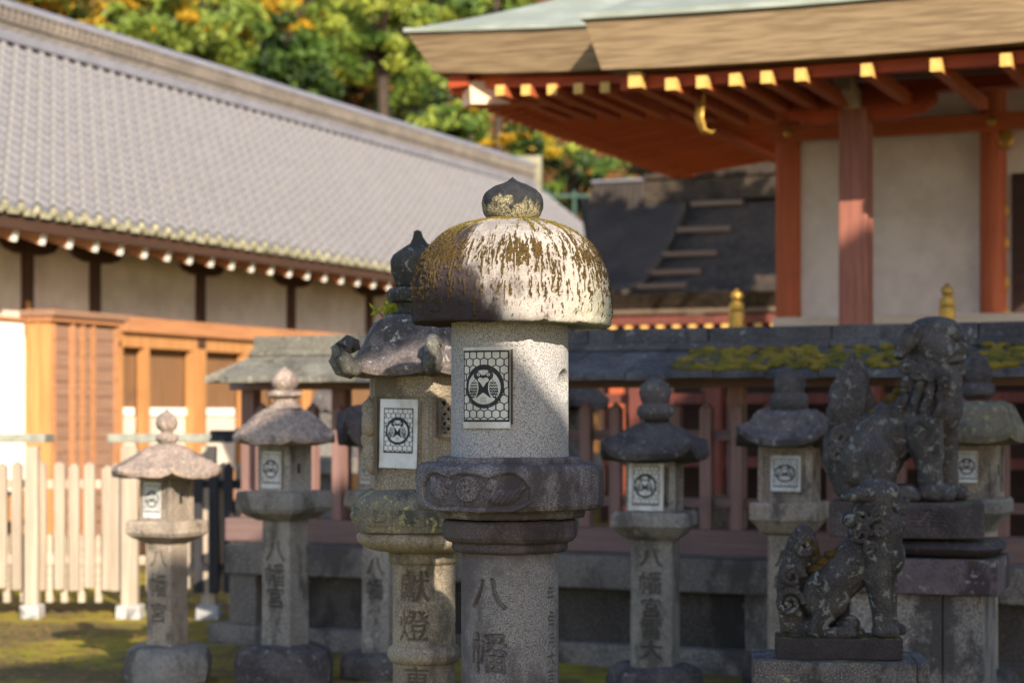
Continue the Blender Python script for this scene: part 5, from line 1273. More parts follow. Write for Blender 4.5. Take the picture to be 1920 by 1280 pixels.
def shrine_hall():
    T = shrine; OV = 3.2
    A = lambda px, b: SF.a(px, b); Z = lambda px, py, b: SF.zp(px, py, b)
    DB = 8.6                       # depth of the eaves rectangle
    b0 = -OV; a0 = -OV; a1 = A(2350, b0)
    zc = Z(818, 136, b0); zr = Z(1130, 131, b0)
    def ez(a): u = min(max((a-a0)/2.6, 0), 1); return zr + (zc-zr)*(1-u)**2       # upturned corner
    th = .44
    # fascia (front and left side) of layered bark, flaring outward at the top
    xs = list(np.linspace(a0, a0+2.6, 14)) + list(np.linspace(a0+3, a1, 12))
    r = [[(x - .26*max(0, 1-(x-a0)/.9)*1.0, b0-.22, ez(x)+th), (x, b0, ez(x)), (x, b0+.5, ez(x)+.02), (x, b0+.5, ez(x)+th)] for x in xs]
    MB().loft(r).build('roof_fascia', M_bark, T)
    ys = list(np.linspace(b0, b0+2.6, 12)) + list(np.linspace(b0+3, b0+DB, 8))
    ezs = lambda y: ez(a0 + (y-b0))
    r = [[(a0-.24, y - .22*max(0, 1-(y-b0)/.9), ezs(y)+th), (a0, y, ezs(y)), (a0+.5, y, ezs(y)+.02), (a0+.5, y, ezs(y)+th)] for y in ys]
    MB().loft(r).build('roof_fascia', M_bark, T)
    # roof surface: front slope and left hip slope, concave
    def rise(d): return .30*d + .055*d*d
    n = 22; DM = 4.3
    def slope_pts(front):
        P = []
        for i in range(n+1):
            d = DM*i/n; row = []
            if front: us = np.linspace(0, 1, 40); 
            else: us = np.linspace(0, 1, 30)
            for u in us:
                if front:
                    xa = a0 - .24 + d; x = xa + (a1 - xa)*u**1.4; z = ez(x - d*(1 if x - d < a0+2.6 else 1)) if False else ez(min(x, a1)) if d < .01 else ez(max(a0, x-d)); row.append((x, b0-.21+d, z + th + .03 + rise(d)))
                else:
                    ya = b0 - .21 + d; y = ya + (b0+DB - d - ya)*u**1.2; row.append((a0-.24+d, y, ez(max(a0, a0 + (y-d-b0))) + th + .03 + rise(d)))
            P.append(row)
        return np.array(P)
    P = slope_pts(True); me = grid_mesh('roof', P); me.materials.append(M_patina); link('roof', me, T, True)
    P = slope_pts(False)[:, ::-1]; me = grid_mesh('roof', P); me.materials.append(M_patina); link('roof', me, T, True)
    # drip edge strip
    r = [[(x - .27*max(0, 1-(x-a0)/.9), b0-.25, ez(x)+th+.035), (x - .27*max(0, 1-(x-a0)/.9), b0-.25, ez(x)+th-.01), (x, b0, ez(x)+th-.005), (x, b0, ez(x)+th+.035)] for x in xs]
    MB().loft(r).build('roof_edge', M_patina, T)
    # eave boards below the fascia
    r = [[(x, b0+.22, ez(x)-.02), (x, b0+.22, ez(x)-.13), (x, b0+.45, ez(x)-.12), (x, b0+.45, ez(x)+.0)] for x in np.linspace(a0+.75, a1, 24)]
    MB().loft(r).build('eave_beam', M_red, T)
    r = [[(a0+.12, y, ezs(y)-.02), (a0+.12, y, ezs(y)-.16), (a0+.35, y, ezs(y)-.14), (a0+.35, y, ezs(y))] for y in np.linspace(b0+.12, b0+DB-.1, 20)]
    MB().loft(r).build('eave_beam', M_red, T)
    # soffit boards rise toward the wall
    def sz(d): return .12*d
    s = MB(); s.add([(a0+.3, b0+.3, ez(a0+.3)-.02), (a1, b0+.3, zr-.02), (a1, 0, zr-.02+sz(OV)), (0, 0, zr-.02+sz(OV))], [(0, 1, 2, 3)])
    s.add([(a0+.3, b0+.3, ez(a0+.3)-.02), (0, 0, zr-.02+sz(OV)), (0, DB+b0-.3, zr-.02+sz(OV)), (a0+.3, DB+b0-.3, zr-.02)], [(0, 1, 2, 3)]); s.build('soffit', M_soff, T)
    # hip rafter
    p0 = Vector((a0+.28, b0+.28, ez(a0)-.22)); p1 = Vector((0, 0, zr+.12)); 
    hd = (p1-p0).normalized(); Mx = Matrix.Translation(p0) @ hd.to_track_quat('Y', 'Z').to_matrix().to_4x4()
    m = MB(); m.box(-.12, .12, .006, 3.6, -.12, .12, 0, Mx); m.box(-.13, .13, -.02, .005, -.13, .13, 1, Mx); m.box(-.135, -.121, -.015, .45, -.128, .128, 1, Mx); m.box(.121, .135, -.015, .45, -.128, .128, 1, Mx)
    m.build('hip_rafter', [M_redz, M_yelpale], T)
    # front flying rafters, ends painted
    x = A(944, b0+.22); dx = (A(1140, b0+.22) - A(944, b0+.22))/4
    for k in range(5):
        a = x + k*dx; z = ez(a) - .18; m = MB(); m.box(a-.055, a+.055, b0+.13, b0+2.2, z-.055, z+.06); m.box(a-.055, a+.055, b0+.118, b0+.128, z-.055, z+.06, 1); m.build('rafter', [M_redz, M_yel], T)
    # side rafters seen from below: run in toward the wall
    k = 0; y = b0 + .35
    while y < b0+DB-.2:
        z0_ = ezs(y) - .07; L = 2.9; m = MB()
        zz = zr - .02 + sz(OV) - .07
        m.add([(a0+.05, y-.05, z0_-.11), (a0+.05, y+.05, z0_-.11), (a0+.05, y+.05, z0_+.04), (a0+.05, y-.05, z0_+.04), (-.02, y-.05, zz-.11), (-.02, y+.05, zz-.11), (-.02, y+.05, zz+.04), (-.02, y-.05, zz+.04)], [(0,3,2,1),(4,5,6,7),(0,1,5,4),(1,2,6,5),(2,3,7,6),(3,0,4,7)])
        m.build('side_rafter', M_reddk, T); y += .26; k += 1
    MB().box(-1.55, -1.38, b0+1.6, b0+DB-.4, zr-.05, zr+.09).build('purlin', M_red, T)
    # porch roof: a second, thicker eave standing forward on the right
    kb = -4.6; ka0 = A(1128, kb); ka1 = A(2500, kb); kz = Z(1130, 131, kb); kth = .50
    def kzf(a): return kz - .04*math.sin(min(max((a-ka0)/5, 0), 1)*pi) 
    xs2 = np.linspace(ka0, ka1, 24)
    r = [[(x-(.13 if i == 0 else 0), kb-.18, kzf(x)+kth), (x, kb, kzf(x)), (x, kb+.5, kzf(x)+.02), (x, kb+.5, kzf(x)+kth)] for i, x in enumerate(xs2)]
    MB().loft(r).build('porch_fascia', M_bark, T)
    MB().loft([[(ka0-.13, kb-.18, kz+kth), (ka0, kb, kz), (ka0+.2, kb, kz), (ka0+.2, kb-.18, kz+kth)], [(ka0-.13, b0-.2, kz+kth+.24), (ka0, b0-.2, kz+.2), (ka0+.2, b0-.2, kz+.2), (ka0+.2, b0-.2, kz+kth+.24)]]).build('porch_side', M_bark, T)
    P = []
    for d in np.linspace(0, 5.2, 20): P.append([(x, kb-.2+d, kzf(x)+kth+.035 + .24*d + .035*d*d + .10*math.exp(-((x-ka0)/.5)**2)*0) for x in np.linspace(ka0-.16, ka1, 30)])
    me = grid_mesh('porch_roof', np.array(P)); me.materials.append(M_patina); link('porch_roof', me, T, True)
    MB().loft([[(x, kb-.215, kzf(x)+kth+.04), (x, kb-.215, kzf(x)+kth-.02), (x, kb, kzf(x)+kth-.02), (x, kb, kzf(x)+kth+.04)] for x in np.linspace(ka0-.16, ka1, 24)]).build('roof_edge', M_patina, T)
    MB().box(ka0+.1, ka1, kb+.28, kb+.45, kz-.17, kz-.05).build('eave_beam', M_red, T)
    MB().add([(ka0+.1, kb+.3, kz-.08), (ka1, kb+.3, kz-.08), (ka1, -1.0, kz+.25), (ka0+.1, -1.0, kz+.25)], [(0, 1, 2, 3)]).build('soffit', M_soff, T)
    ends = [(1190, 34, 30), (1257, 27, 24), (1315, 27, 24), (1377, 27, 24), (1436, 27, 24), (1500, 28, 24), (1562, 28, 24), (1624, 28, 24), (1690, 28, 24), (1754, 29, 24), (1820, 28, 24), (1885, 29, 24), (1950, 29, 24), (2010, 29, 24)]
    for i, (px, hh, ww) in enumerate(ends):
        if px in (1562, 1690, 1820, 1950): continue
        b = kb + .10; a = A(px, b); py = 150 if i == 0 else 158 - (px-1257)*.072
        s = SF.XY(a, b)[1]/F; z = SF.z(py, a, b); h2, w2 = hh*s/2.4, ww*s/2.4
        m = MB(); m.box(a-w2, a+w2, b+.01, b+2.6, z-h2, z+h2); m.box(a-w2, a+w2, b-.004, b+.009, z-h2, z+h2, 1); m.box(a+w2+.001, a+w2+.004, b, b+.13, z-h2, z+h2, 1)
        m.build('rafter', [M_redz, M_yel], T)
    # porch post, bracket arm and beam
    pb_ = kb + 2.1; ap = A(1605, pb_); s = SF.XY(ap, pb_)[1]/F; hw = 27*s; zt = Z(1605, 205, pb_)
    MB().box(ap-hw, ap+hw, pb_-hw, pb_+hw, ZG, zt, bev=.02).build('porch_post', M_redf, T)
    zb1 = Z(1480, 168, pb_); zb0 = Z(1480, 190, pb_)
    MB().box(A(1330, pb_), A(2400, pb_), pb_-.1, pb_+.1, zb0, zb1).build('porch_beam', M_red, T)
    for sg in (-1, 1):
        w_ = 2.2*.5
        pts = [(ap + sg*hw*.2, zb0+.001), (ap+sg*.85, zb0+.001), (ap+sg*.85, zb0-.10), (ap+sg*.7, zb0-.21), (ap+sg*.45, zb0-.27), (ap+sg*.2, zb0-.27), (ap+sg*hw*.2, zb0-.2)]
        prism(pts if sg < 0 else pts[::-1], pb_-.09, pb_+.09).build('bracket_arm', M_red, T)
    zt2 = Z(1597, 150, pb_-.4)
    MB().loft([[(ap-.10, pb_-.55, zt+.28), (ap+.08, pb_-.55, zt+.28), (ap+.08, pb_-.55, zt+.12), (ap-.10, pb_-.55, zt+.12)], [(ap-.10, pb_-.1, zt+.16), (ap+.08, pb_-.1, zt+.16), (ap+.08, pb_-.1, zt-.03), (ap-.10, pb_-.1, zt-.03)]]).build('beam_nose', M_palewood, T)
    # walls
    zs = Z(1478, 603, 0); zn1 = Z(1478, 239, 0); zn0 = Z(1478, 269, 0); zu = Z(1540, 188, 0)
    cpx = [1478, 1862, 2200]
    for px in cpx:
        a = A(px, 0); MB().lathe([(.15, zs-.2), (.15, zu+.3)], 28, cx=a).build('column', M_redz, T, True, angle=40)
    MB().box(A(1478, 0), A(1862, 0), .02, .10, zs, zu+.3).build('wall_panel', M_plaster2, T)
    MB().box(A(1478, 0)-.1, A(1478, 0), .1, DB-2*OV+.1, zs-.5, zu+.4).build('side_wall', M_plaster2, T)
    MB().box(A(1440, -.16), A(2300, -.16), -.20, -.10, zn0, zn1, bev=.01).build('tie_beam', M_redz2, T)
    MB().box(A(1478, 0), A(2300, 0), -.04, .14, zu, zu+.3).build('head_beam', M_red, T)
    for px in (1478, 1860): 
        a = A(px, -.2); q = MB(); q.lathe([(.06, 0), (.06, .012), (.03, .03), (.005, .034)], 6, M=Matrix.Translation((a, -.2, (zn0+zn1)/2)) @ Matrix.Rotation(rad(90), 4, 'X')); q.build('nail_cover', M_gold, T)
    # door bay on the far right
    MB().box(A(1880, 0), A(2200, 0), .06, .12, zs, zu).build('door_surround', M_plaster2, T)
    MB().box(A(1896, 0), A(2150, 0), .02, .055, zs, Z(1896, 325, 0)).build('door', M_darkboard, T)
    for py in (395, 455, 530, 590):
        a = A(1884, -.01); q = MB(); q.ball((a, .0, SF.z(py, a, 0)), (.05, .02, .11), sub=2); q.build('door_fitting', M_gold, T)
    q = MB(); a = A(1886, -.12); q.ball((a, -.12, Z(1886, 262, -.12)), (.09, .03, .12), sub=2); q.rough(.02, 20).build('hanging_ornament', M_gold, T)
    # veranda floor and what stands below it
    fb_ = -1.15
    MB().box(A(1448, fb_), A(2300, fb_), fb_, .1, zs-.13, zs-.004, bev=.01).build('veranda', M_palewood, T)
    MB().box(A(1448, fb_)+.1, A(2300, fb_), fb_+.12, zs-.5, zs-.38, zs-.132).build('veranda_beam', M_red, T)
    MB().box(A(1160, -.5), A(2300, 0), -.25, -.1, ZG, zs-.38).build('base_wall', M_darkboard, T)
    for k in range(9):
        a = A(1180, fb_) + k*.95; MB().box(a-.09, a+.09, fb_+.25, fb_+.43, ZG, zs-.38).build('floor_post', M_reddim, T)
    for z_ in (1.0, 1.75): MB().box(A(1100, fb_), A(2300, fb_), fb_+.44, fb_+.52, z_, z_+.12).build('floor_tie', M_reddim, T)
    # railing posts with gilt finials
    for px, y0, yb in ((1381, 541, 640), (1776, 531, 640)):
        b = -3.3; a = A(px, b); s = SF.XY(a, b)[1]/F; zt_ = SF.z(y0, a, b); X0, Y0 = SF.XY(a, b)
        q = MB(); q.lathe([(15*s, zt_-.42), (15.5*s, zt_-.25), (13*s, zt_-.235), (15*s, zt_-.2), (13*s, zt_-.15), (8*s, zt_-.135), (8*s, zt_-.12), (12*s, zt_-.09), (11*s, zt_-.05), (5*s, zt_-.02), (1*s, zt_)], 24, cx=a, cy=b); q.build('railing_finial', M_gold, T, True, angle=40)
        q = MB(); q.lathe([(13.5*s, ZG), (13.5*s, zt_-.42)], 24, cx=a, cy=b); q.build('railing_post', M_redf, T, True, angle=40)
    MB().box(A(1376, -3.3), A(2300, -3.3), -3.34, -3.26, SF.zp(1500, 640, -3.3), SF.zp(1500, 622, -3.3)).build('railing_rail', M_red, T)
M_yelpale = flat('pale_cream_paint', (0.80, 0.56, 0.42), (0.72, 0.48, 0.34), 15, rough=.7)
M_palewood = wood('pale_wood', (0.62, 0.52, 0.44), (0.52, 0.42, 0.34), 0)
M_plaster2 = flat('shrine_plaster', (0.64, 0.57, 0.55), (0.50, 0.44, 0.43), 1.3, rough=.9, spec=.1)
shrine_hall()
# gilt wind bell hanging from the porch eave
X_, Y_ = SF.XY(SF.a(1326, -4.0), -4.0); X_ *= SK; Y_ *= SK; s = Y_/F
wb_ = thing('wind_bell', 'gilt hanging ornament under the porch eave', 'ornament', (X_, Y_, H-(245-HY)*s))
q = MB(); q.tube([(0, 0, .40), (-.02, 0, .30), (-.035, 0, .18)], .012, 6); q.build('hook', M_gold, wb_)
q = MB(); q.tube([(-.05, 0, .20), (-.06, 0, .10), (-.03, 0, 0.0), (.03, 0, -.02), (.06, 0, .0)], [.05, .06, .05, .035, .012], 12, squash=.5); q.build('leaf', M_gold, wb_, True)

# ------------------------------------------------------------------ dark bark-roofed hall behind
DF = Frame(2.2, 29.0, -23)
M_hiwada = stone('bark_roof', (0.060, 0.045, 0.033), (0.04, 0.031, 0.025), stain=(0.022, 0.018, 0.015), stain_amt=.3, speck=12, speck_amt=.4, big=1.5, seed=101)
M_bluet = NT('blue_grey_roof', .9, .1); t = M_bluet; wv = t.n('ShaderNodeTexWave'); wv.bands_direction = 'X'; wv.inputs['Scale'].default_value = 3.2; wv.inputs['Distortion'].default_value = 0; t.l(t.co, wv.inputs[0])
M_bluet = t.out(t.mix(t.ramp(t.noise(1.3, 4, .6), .35, .65), (0.042, 0.036, 0.034), (0.066, 0.054, 0.047)), wv.outputs['Fac'], .6, .03)
M_slat = wood('roof_slat', (0.20, 0.14, 0.10), (0.15, 0.105, 0.08), 0)
dh = thing('bark_roofed_hall', 'dark bark-roofed hall with pale slats, behind the shrine eave and the mossy cap', 'building', (DF.x, DF.y, 0), rad(DF.deg))
def dark_hall():
    T = dh; A = lambda px, b=0: DF.a(px, b); Zt = lambda px, py, b=0: DF.zp(px, py, b)
    ze = Zt(1300, 553, 0); DMX = 3.0; ztop = Zt(1300, 372, DMX)
    def zr(b): q = b/DMX; return ze + (ztop-ze)*(.55*q + .45*q*q)
    aL = A(1098, 0); aR = A(2100, 0)
    def surf(x0f, x1f, name, mat, up, n=14):
        P = []
        for i in range(n+1):
            b = DMX*i/n; x0, x1 = x0f(b), x1f(b); P.append([(x0+(x1-x0)*k/12, b, zr(b)+up) for k in range(13)])
        me = grid_mesh(name, np.array(P)); me.materials.append(mat); o = link(name, me, T, True); sd_ = o.modifiers.new('t', 'SOLIDIFY'); sd_.thickness = .08; sd_.offset = -1; return o
    def curve(b):      # boundary between the tiled verge strip and the bark
        q = b/DMX; px = 1172 + (1292-1172)*(q**.75); return A(px, b)
    def left(b): return A(1150 - 52*(b/DMX)**.5, b) - .1
    surf(curve, lambda b: aR, 'bark_roof', M_hiwada, 0.0); surf(left, lambda b: curve(b)+.02, 'verge_roof', M_bluet, .09)
    for (px0, px1, py) in ((1296, 1392, 387), (1270, 1368, 437), (1242, 1342, 482), (1212, 1312, 516), (1182, 1284, 543)):
        # find depth on the slope for this row
        best = min((abs(H-(py-HY)/F*DF.XY(A((px0+px1)/2, b), b)[1] - zr(b)), b) for b in np.linspace(0, DMX, 121))[1]
        x0, x1 = A(px0, best), A(px1, best); m = MB(); m.box(x0, x1, best-.05, best+.06, zr(best)+.01, zr(best)+.09, bev=.005); m.build('roof_slat', M_slat, T)
    # thick shadowed eave, white line, painted rafter ends
    MB().loft([[(x, -.25, ze+.02), (x, -.02, ze-.20), (x, .4, ze-.20), (x, .4, ze+.02)] for x in (aL, aR)]).build('eave_thickness', M_hiwada, T)
    MB().box(aL, aR, -.10, .2, ze-.26, ze-.203).build('eave_strip', M_slat, T)
    MB().box(aL, aR, -.04, .2, ze-.42, ze-.282).build('eave_beam', M_reddim, T)
    x = A(1150, 0)
    while x < A(1480, 0):
        m = MB(); m.box(x-.055, x+.055, -.02, .9, ze-.56, ze-.43); m.box(x-.055, x+.055, -.03, -.021, ze-.56, ze-.43, 1); m.build('rafter', [M_red, M_yel], T); x += .245
    MB().box(aL, aR, .6, .8, 0, ze-.3).build('wall', M_darkboard, T)
    for k in range(8): a = aL + .3 + k*1.0; MB().box(a-.09, a+.09, .45, .6, 0, ze-.43).build('column', M_redz, T)
    # ridge box
    b = DMX; x0, x1 = A(1106, b), A(1216, b); z1 = Zt(1160, 347, b); z0 = Zt(1160, 405, b)
    MB().loft([[(x0+.02, b-.25, z0), (x1, b-.25, z0), (x1, b+.25, z0), (x0+.02, b+.25, z0)], [(x0+.12, b-.2, z1), (x1, b-.2, z1+.02), (x1, b+.2, z1+.02), (x0+.12, b+.2, z1)]]).build('ridge_box', M_bluet, T)
    MB().box(x1+.003, aR, b-.2, b+.2, ztop-.05, z1+.04).build('ridge', M_hiwada, T); MB().box(x1+.003, aR, b-.26, b+.26, z1+.043, z1+.12).build('ridge', M_hiwada, T); MB().box(x1+.25, aR, b+.0, b+.3, z1+.123, z1+.62).build('ridge', M_hiwada, T)
    MB().box(x0+.1, x1+.05, b-.24, b+.24, z1+.02, z1+.07, bev=.02).build('ridge_cap', M_ridget, T)
    P = [[(x, b, zr(2*DMX-b)-.02) for x in (aL, aR)] for b in np.linspace(DMX, 2*DMX, 8)]
    me = grid_mesh('back_roof', np.array(P)); me.materials.append(M_hiwada); link('back_roof', me, T, True)
dark_hall()
# green wire fence on the slope behind
M_grn = flat('green_metal', (0.015, 0.06, 0.045), (0.01, 0.04, 0.03), 10, rough=.4)
gf = thing('green_fence', 'dark green metal fence on the slope between the two roofs', 'fence', (1.2, 41.5, 0), 0)
for k in range(8): x = -1.0 + k*.55; MB().box(x-.035, x+.035, -.035, .035, 0, 6.3).build('post', M_grn, gf)
for z_ in (4.2, 5.2, 6.15): MB().box(-1.1, 3.0, -.06, -.036, z_, z_+.07).build('rail', M_grn, gf)

# ------------------------------------------------------------------ trees and shrubs
def leafmat(nm, c1, c2):
    t = NT(nm, .55, .35); n_ = t.noise(1.4, 3, .6); c = t.mix(t.ramp(n_, .35, .65), c1, c2); m = t.out(c)
    tr = t.n('ShaderNodeBsdfTranslucent'); t.l(c, tr.inputs[0]); mx = t.n('ShaderNodeMixShader'); mx.inputs[0].default_value = .35
    t.l(t.b.outputs[0], mx.inputs[1]); t.l(tr.outputs[0], mx.inputs[2]); t.l(mx.outputs[0], t.t.nodes['Material Output'].inputs[0]); return m
L_green = leafmat('leaf_green', (0.06, 0.12, 0.02), (0.11, 0.18, 0.03)); L_dark = leafmat('leaf_dark', (0.018, 0.04, 0.012), (0.035, 0.07, 0.016))
L_lime = leafmat('leaf_yellow_green', (0.36, 0.40, 0.06), (0.28, 0.34, 0.05)); L_yel = leafmat('leaf_yellow', (0.50, 0.32, 0.02), (0.42, 0.25, 0.02)); L_or = leafmat('leaf_orange', (0.30, 0.14, 0.04), (0.22, 0.10, 0.03)); L_mid = leafmat('leaf_mid', (0.16, 0.24, 0.04), (0.22, 0.29, 0.05))
M_trunk = wood('tree_bark', (0.06, 0.04, 0.03), (0.035, 0.025, 0.02), 2, grain=8)
def tree(name, label, px, py, Y, rx, rz, mats, wts, n=5000, leaf=.2, seed=1, zg=None, cat='tree', clumps=60, grp='trees and shrubs on the hillside', ry=None, trunk=True):
    """Crown centred on the point seen at (px, py); leaves gather in clumps with gaps between them."""
    c = px2w(px, py, Y); zg = (max(0, (Y-44)*.62) if zg is None else zg); T = thing(name, label, cat, (c.x, c.y, zg), 0, grp)
    R = np.random.default_rng(seed); cz = c.z - zg; ry = ry or rx
    d = R.normal(size=(clumps, 3)); d /= np.linalg.norm(d, axis=1)[:, None]; rad_ = R.uniform(.35, 1.0, clumps)[:, None]
    cc = d*rad_*np.array([rx, ry, rz]); cs = R.uniform(.12, .26, clumps)*(rx+rz)/2
    ci = R.integers(0, clumps, n); off = R.normal(size=(n, 3))*0.55; off /= np.maximum(1, np.linalg.norm(off, axis=1)/1.15)[:, None]
    p = cc[ci] + off*cs[ci][:, None]*np.array([1, 1, .62]); p[:, 2] += cz
    u = R.normal(size=(n, 3)); u /= np.linalg.norm(u, axis=1)[:, None]; v = np.cross(u, R.normal(size=(n, 3))); v /= np.linalg.norm(v, axis=1)[:, None]
    s = leaf*R.uniform(.6, 1.3, n)[:, None]
    V = np.stack([p - u*s, p + v*s*.45, p + u*s, p - v*s*.45], 1).reshape(-1, 3)
    me = bpy.data.meshes.new('crown'); me.vertices.add(len(V)); me.vertices.foreach_set('co', V.reshape(-1).astype(np.float32))
    me.loops.add(len(V)); me.loops.foreach_set('vertex_index', np.arange(len(V), dtype=np.int32)); me.polygons.add(n); me.polygons.foreach_set('loop_start', np.arange(n, dtype=np.int32)*4); me.polygons.foreach_set('loop_total', np.full(n, 4, np.int32))
    cm = R.choice(len(mats), clumps, p=np.array(wts)/sum(wts)); mi = cm[ci]; j = R.random(n) < .12; mi[j] = R.integers(0, len(mats), j.sum())
    for m in mats: me.materials.append(m)
    me.polygons.foreach_set('material_index', mi.astype(np.int32)); me.update(calc_edges=True); link('crown', me, T)
    if trunk:
        m = MB(); tr = max(.06, .05*(rx+rz)); m.tube([(0, 0, -.1), (.05*rx, 0, cz*.5), (0, 0, cz), (.1*rx, 0, cz+rz*.6)], [tr*1.3, tr, tr*.7, tr*.25], 9)
        for k in range(0, clumps, max(1, clumps//9)):
            m.tube([(0, 0, max(.1, cz-rz*.5)), tuple(cc[k]*.5 + np.array([0, 0, cz-rz*.1])), tuple(cc[k] + np.array([0, 0, cz]))], [tr*.5, tr*.3, tr*.1], 6)
        m.rough(.03, 2, seed).build('trunk', M_trunk, T, True)
    return T
def trees():
    K = tree
    for X_, Y_, R_, sd_, lb in ((5.3, 23.2, 1.9, 31, 'tall dark cedar tree added behind the shrine roof to shade the bark-roofed hall'),):  # cedar added to throw shade on the bark-roofed hall
        K('shade_cedar', lb, 960+X_/Y_*F, HY-(7.7-H)/Y_*F, Y_, R_, 1.5, (L_dark, L_green), (3, 1), 9000, .22, sd_, zg=0, clumps=90, grp=None)
    K('maple_tree', 'yellow-green maple tree with layered branches beside the shrine eave', 715, 60, 47, 2.1, 1.5, (L_lime, L_mid, L_green), (5, 3, 1), 5200, .11, 2, clumps=60)
    K('broadleaf_tree', 'mid-green tree with yellow patches above the middle of the hall roof', 395, 60, 50, 2.2, 1.7, (L_mid, L_lime, L_yel, L_dark), (5, 3, 1.0, 1.5), 5200, .12, 3)
    K('broadleaf_tree', 'green tree with orange and yellow leaves, third from the left above the hall roof', 290, 50, 47, 1.7, 1.4, (L_mid, L_lime, L_green, L_yel), (4, 2, 2, .8), 4600, .12, 4)
    K('evergreen_tree', 'dark evergreen tree between the yellow-green maple and the hall roof', 545, 118, 44.6, 1.25, 1.15, (L_dark, L_green), (3, 2), 4200, .11, 5)
    K('evergreen_tree', 'dark shaded evergreen tree low behind the yellow-green maple', 700, 190, 54, 2.6, 1.1, (L_dark, L_green, L_mid), (5, 2, 1.2), 4200, .12, 6)
    K('autumn_tree', 'golden autumn tree at the top left corner', 110, 0, 47, 2.0, 1.0, (L_yel, L_or, L_mid, L_lime), (3, .8, 2, 2), 3600, .12, 7)
    K('autumn_tree', 'tree with drooping golden leaves above the dark evergreen', 548, 15, 45, .7, .85, (L_yel, L_mid, L_lime), (3, 2, 1), 1500, .11, 8, clumps=22)
    K('evergreen_tree', 'tall dark evergreen tree at the back, behind the golden tree on the left', 190, -20, 56, 3.4, 2.6, (L_dark, L_green, L_or), (5, 2, .7), 6000, .15, 9)
    K('evergreen_tree', 'tall dark evergreen tree at the back, over the middle of the picture', 560, -10, 57, 3.4, 2.6, (L_dark, L_green, L_mid), (5, 2, .8), 6500, .15, 10)
    K('evergreen_tree', 'tall dark tree with brown leaves at the back beside the shrine roof', 880, 20, 56, 2.8, 2.6, (L_dark, L_mid, L_or), (4, 2, 1.4), 5500, .14, 11)
    K('evergreen_tree', 'loose green tree above the shrine roof corner', 930, 10, 48, 1.3, .9, (L_mid, L_lime, L_green), (3, 1, 2), 2600, .11, 12, clumps=30)
    K('broadleaf_tree', 'small green tree in front of the dark trunk, over the hall ridge', 620, 90, 49, 1.2, 1.2, (L_mid, L_lime, L_green, L_dark), (3, 2, 2, 2), 2600, .11, 14, clumps=36)
    K('evergreen_tree', 'tall dark evergreen tree at the back behind the shrine roof', 1240, -60, 57, 3.6, 3.0, (L_dark, L_green, L_mid), (5, 2, .8), 5000, .17, 41)
    K('broadleaf_tree', 'orange-leaved sapling on the slope below the maple', 650, 170, 50, 1.2, .55, (L_or, L_dark, L_lime), (4, 2, .5), 1500, .10, 15, clumps=30)
    K('shrub', 'bright green rounded shrub behind the end of the hall ridge', 850, 232, 43, 1.25, .55, (L_mid, L_green, L_lime), (4, 3, 1.4), 3600, .09, 16, zg=0, cat='shrub', clumps=50)
    K('shrub', 'yellow flowering shrub under the shrine eave corner', 985, 265, 42, .85, .55, (L_yel, L_mid, L_dark), (4, 1.6, 2), 3000, .08, 17, zg=0, cat='shrub', clumps=40)
    K('shrub', 'small yellow bush just below the shrine hip rafter', 882, 205, 42.5, .22, .2, (L_yel, L_mid), (4, 1), 300, .08, 18, zg=0, cat='shrub', clumps=10)
    K('shrub', 'dark shrub behind the green metal fence', 1075, 350, 43, 1.3, 1.1, (L_dark, L_green, L_or, L_lime), (5, 2, 1.2, .3), 2600, .10, 19, zg=0, cat='shrub', clumps=50)
    K('shrub', 'reddish shrub peeping over the bark-roofed hall', 1165, 338, 38, .38, .16, (L_or, L_mid), (4, 1), 500, .07, 20, zg=0, cat='shrub', clumps=14)
trees()

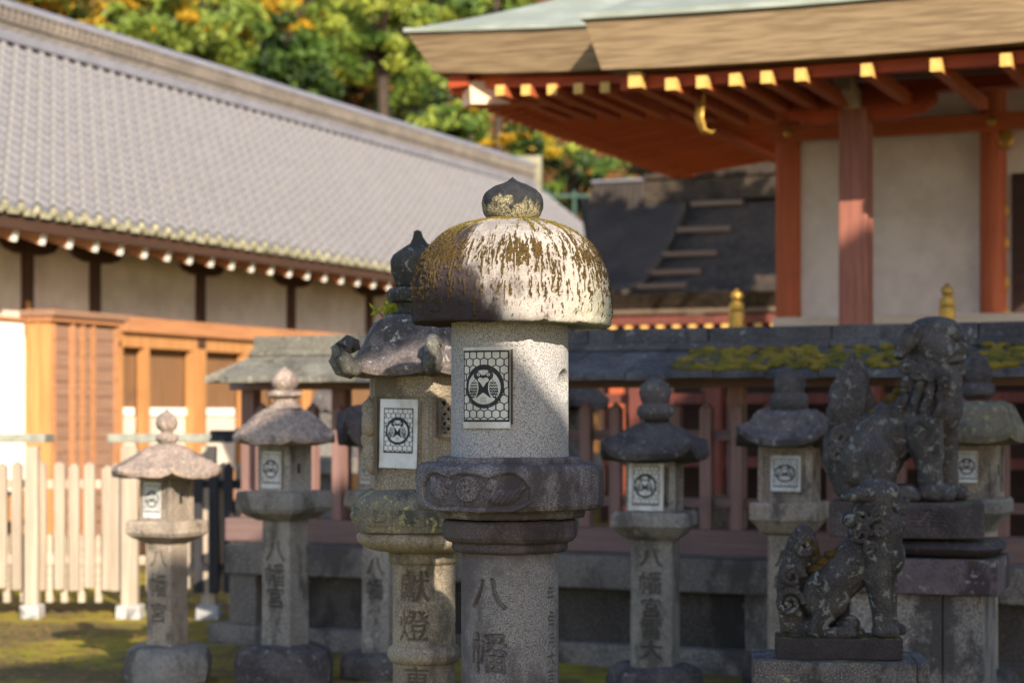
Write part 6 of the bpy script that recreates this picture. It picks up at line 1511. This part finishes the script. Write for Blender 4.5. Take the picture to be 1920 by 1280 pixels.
# ------------------------------------------------------------------ unseen buildings added beside the viewer to shade the yard
TE = math.tan(rad(SUN_EL))
def shade():
    rz_ = rad(SUN_AZ)                    # local x runs square to the sun, local y away from it
    T = thing('yard_sunblocker', 'large gabled block, unseen, added beside the viewer to shade the yard', 'building', (0, 0, 0), rz_)  # added hall out of view, its outline shaped for the shade line
    p0, p1 = -2.2, -7.0; up = -p0*TE
    R = lambda s: 6.68 + .47*(s-2.5)
    body = [(2.62, 3.3), (12.6, 3.3), (12.6, 7.2+up), (8.6, R(8.1)-.1+up), (8.1, R(8.1)-.1+up), (2.62, R(2.62)-.12+up)]
    MB().loft([[(x, p0-.05, z) for x, z in body], [(x, p1, z) for x, z in body]]).build('wall', M_plaster2, T)
    rf = [(2.45, R(2.45)+up), (8.1, R(8.1)+up), (8.7, R(8.1)+up), (13.4, 7.0+up), (13.4, 6.85+up), (8.7, R(8.1)-.14+up), (8.1, R(8.1)-.14+up), (2.45, R(2.45)-.14+up)]
    MB().loft([[(x, p0, z) for x, z in rf], [(x, p1-.5, z) for x, z in rf]]).build('roof', M_patina, T)
    for x in (2.9, 5.3, 7.7, 10.1, 12.3): [MB().box(x-.13, x+.13, y_, y_+.2, 0, 5.5).build('post', M_redz, T) for y_ in (p0-.1, p1-.05)]
    MB().box(2.7, 12.4, p0-.02, p0+.08, 3.0, 3.3).build('beam', M_red, T)
    # unseen roof strip added left of the hall to shade the left lanterns
    MB().loft([[(x, y_, z) for x, z in ((-.6, 5.25+up), (2.6, 5.3+up), (2.6, 6.35+up), (2.3, 6.12+up), (1.2, 5.85+up), (-.6, 5.75+up))] for y_ in (p0, p0-.3)]).build('shade_strip', M_patina, T)
    for y_ in (p0-.15,): MB().box(-.5, -.3, y_-.1, y_+.1, 0, 5.26+up).build('post', M_redz, T)
    G = thing('sunblocker', 'unseen tall wooden storehouse with a one-sided sloping roof beside the viewer', 'building', (0, 0, 0), rz_)  # added out of view; its sloped top cuts the sun on the front lantern
    q0, q1 = -1.5, -2.1; L = lambda s: (4.46 - 1.2*(s-2.158) if s < 2.28 else 4.314 - .65*(s-2.28)) - q0*TE
    L2 = lambda s: 4.46 - .92*(s-2.158) - q0*TE
    pts = [(1.62, L2(1.62)), (2.158, L(2.158)), (2.28, L(2.28)), (2.75, L(2.75)), (2.75, L(2.75)-.08), (2.28, L(2.28)-.08), (2.158, L(2.158)-.08), (1.62, L2(1.62)-.08)]
    MB().loft([[(x, q0, z) for x, z in pts], [(x, q1, z) for x, z in pts]]).build('roof', M_slat, G)
    pts = [(1.70, 0), (2.66, 0), (2.66, L(2.66)-.083), (2.28, L(2.28)-.083), (2.158, L(2.158)-.083), (1.70, L2(1.70)-.083)]
    MB().loft([[(x, q0-.05, z) for x, z in pts], [(x, q1+.08, z) for x, z in pts]]).build('wall', M_board, G)
    for x in (1.75, 2.6): MB().box(x-.05, x+.05, q0-.049, q0-.01, 0, L(2.6)-.1).build('post', M_slat, G)
shade()
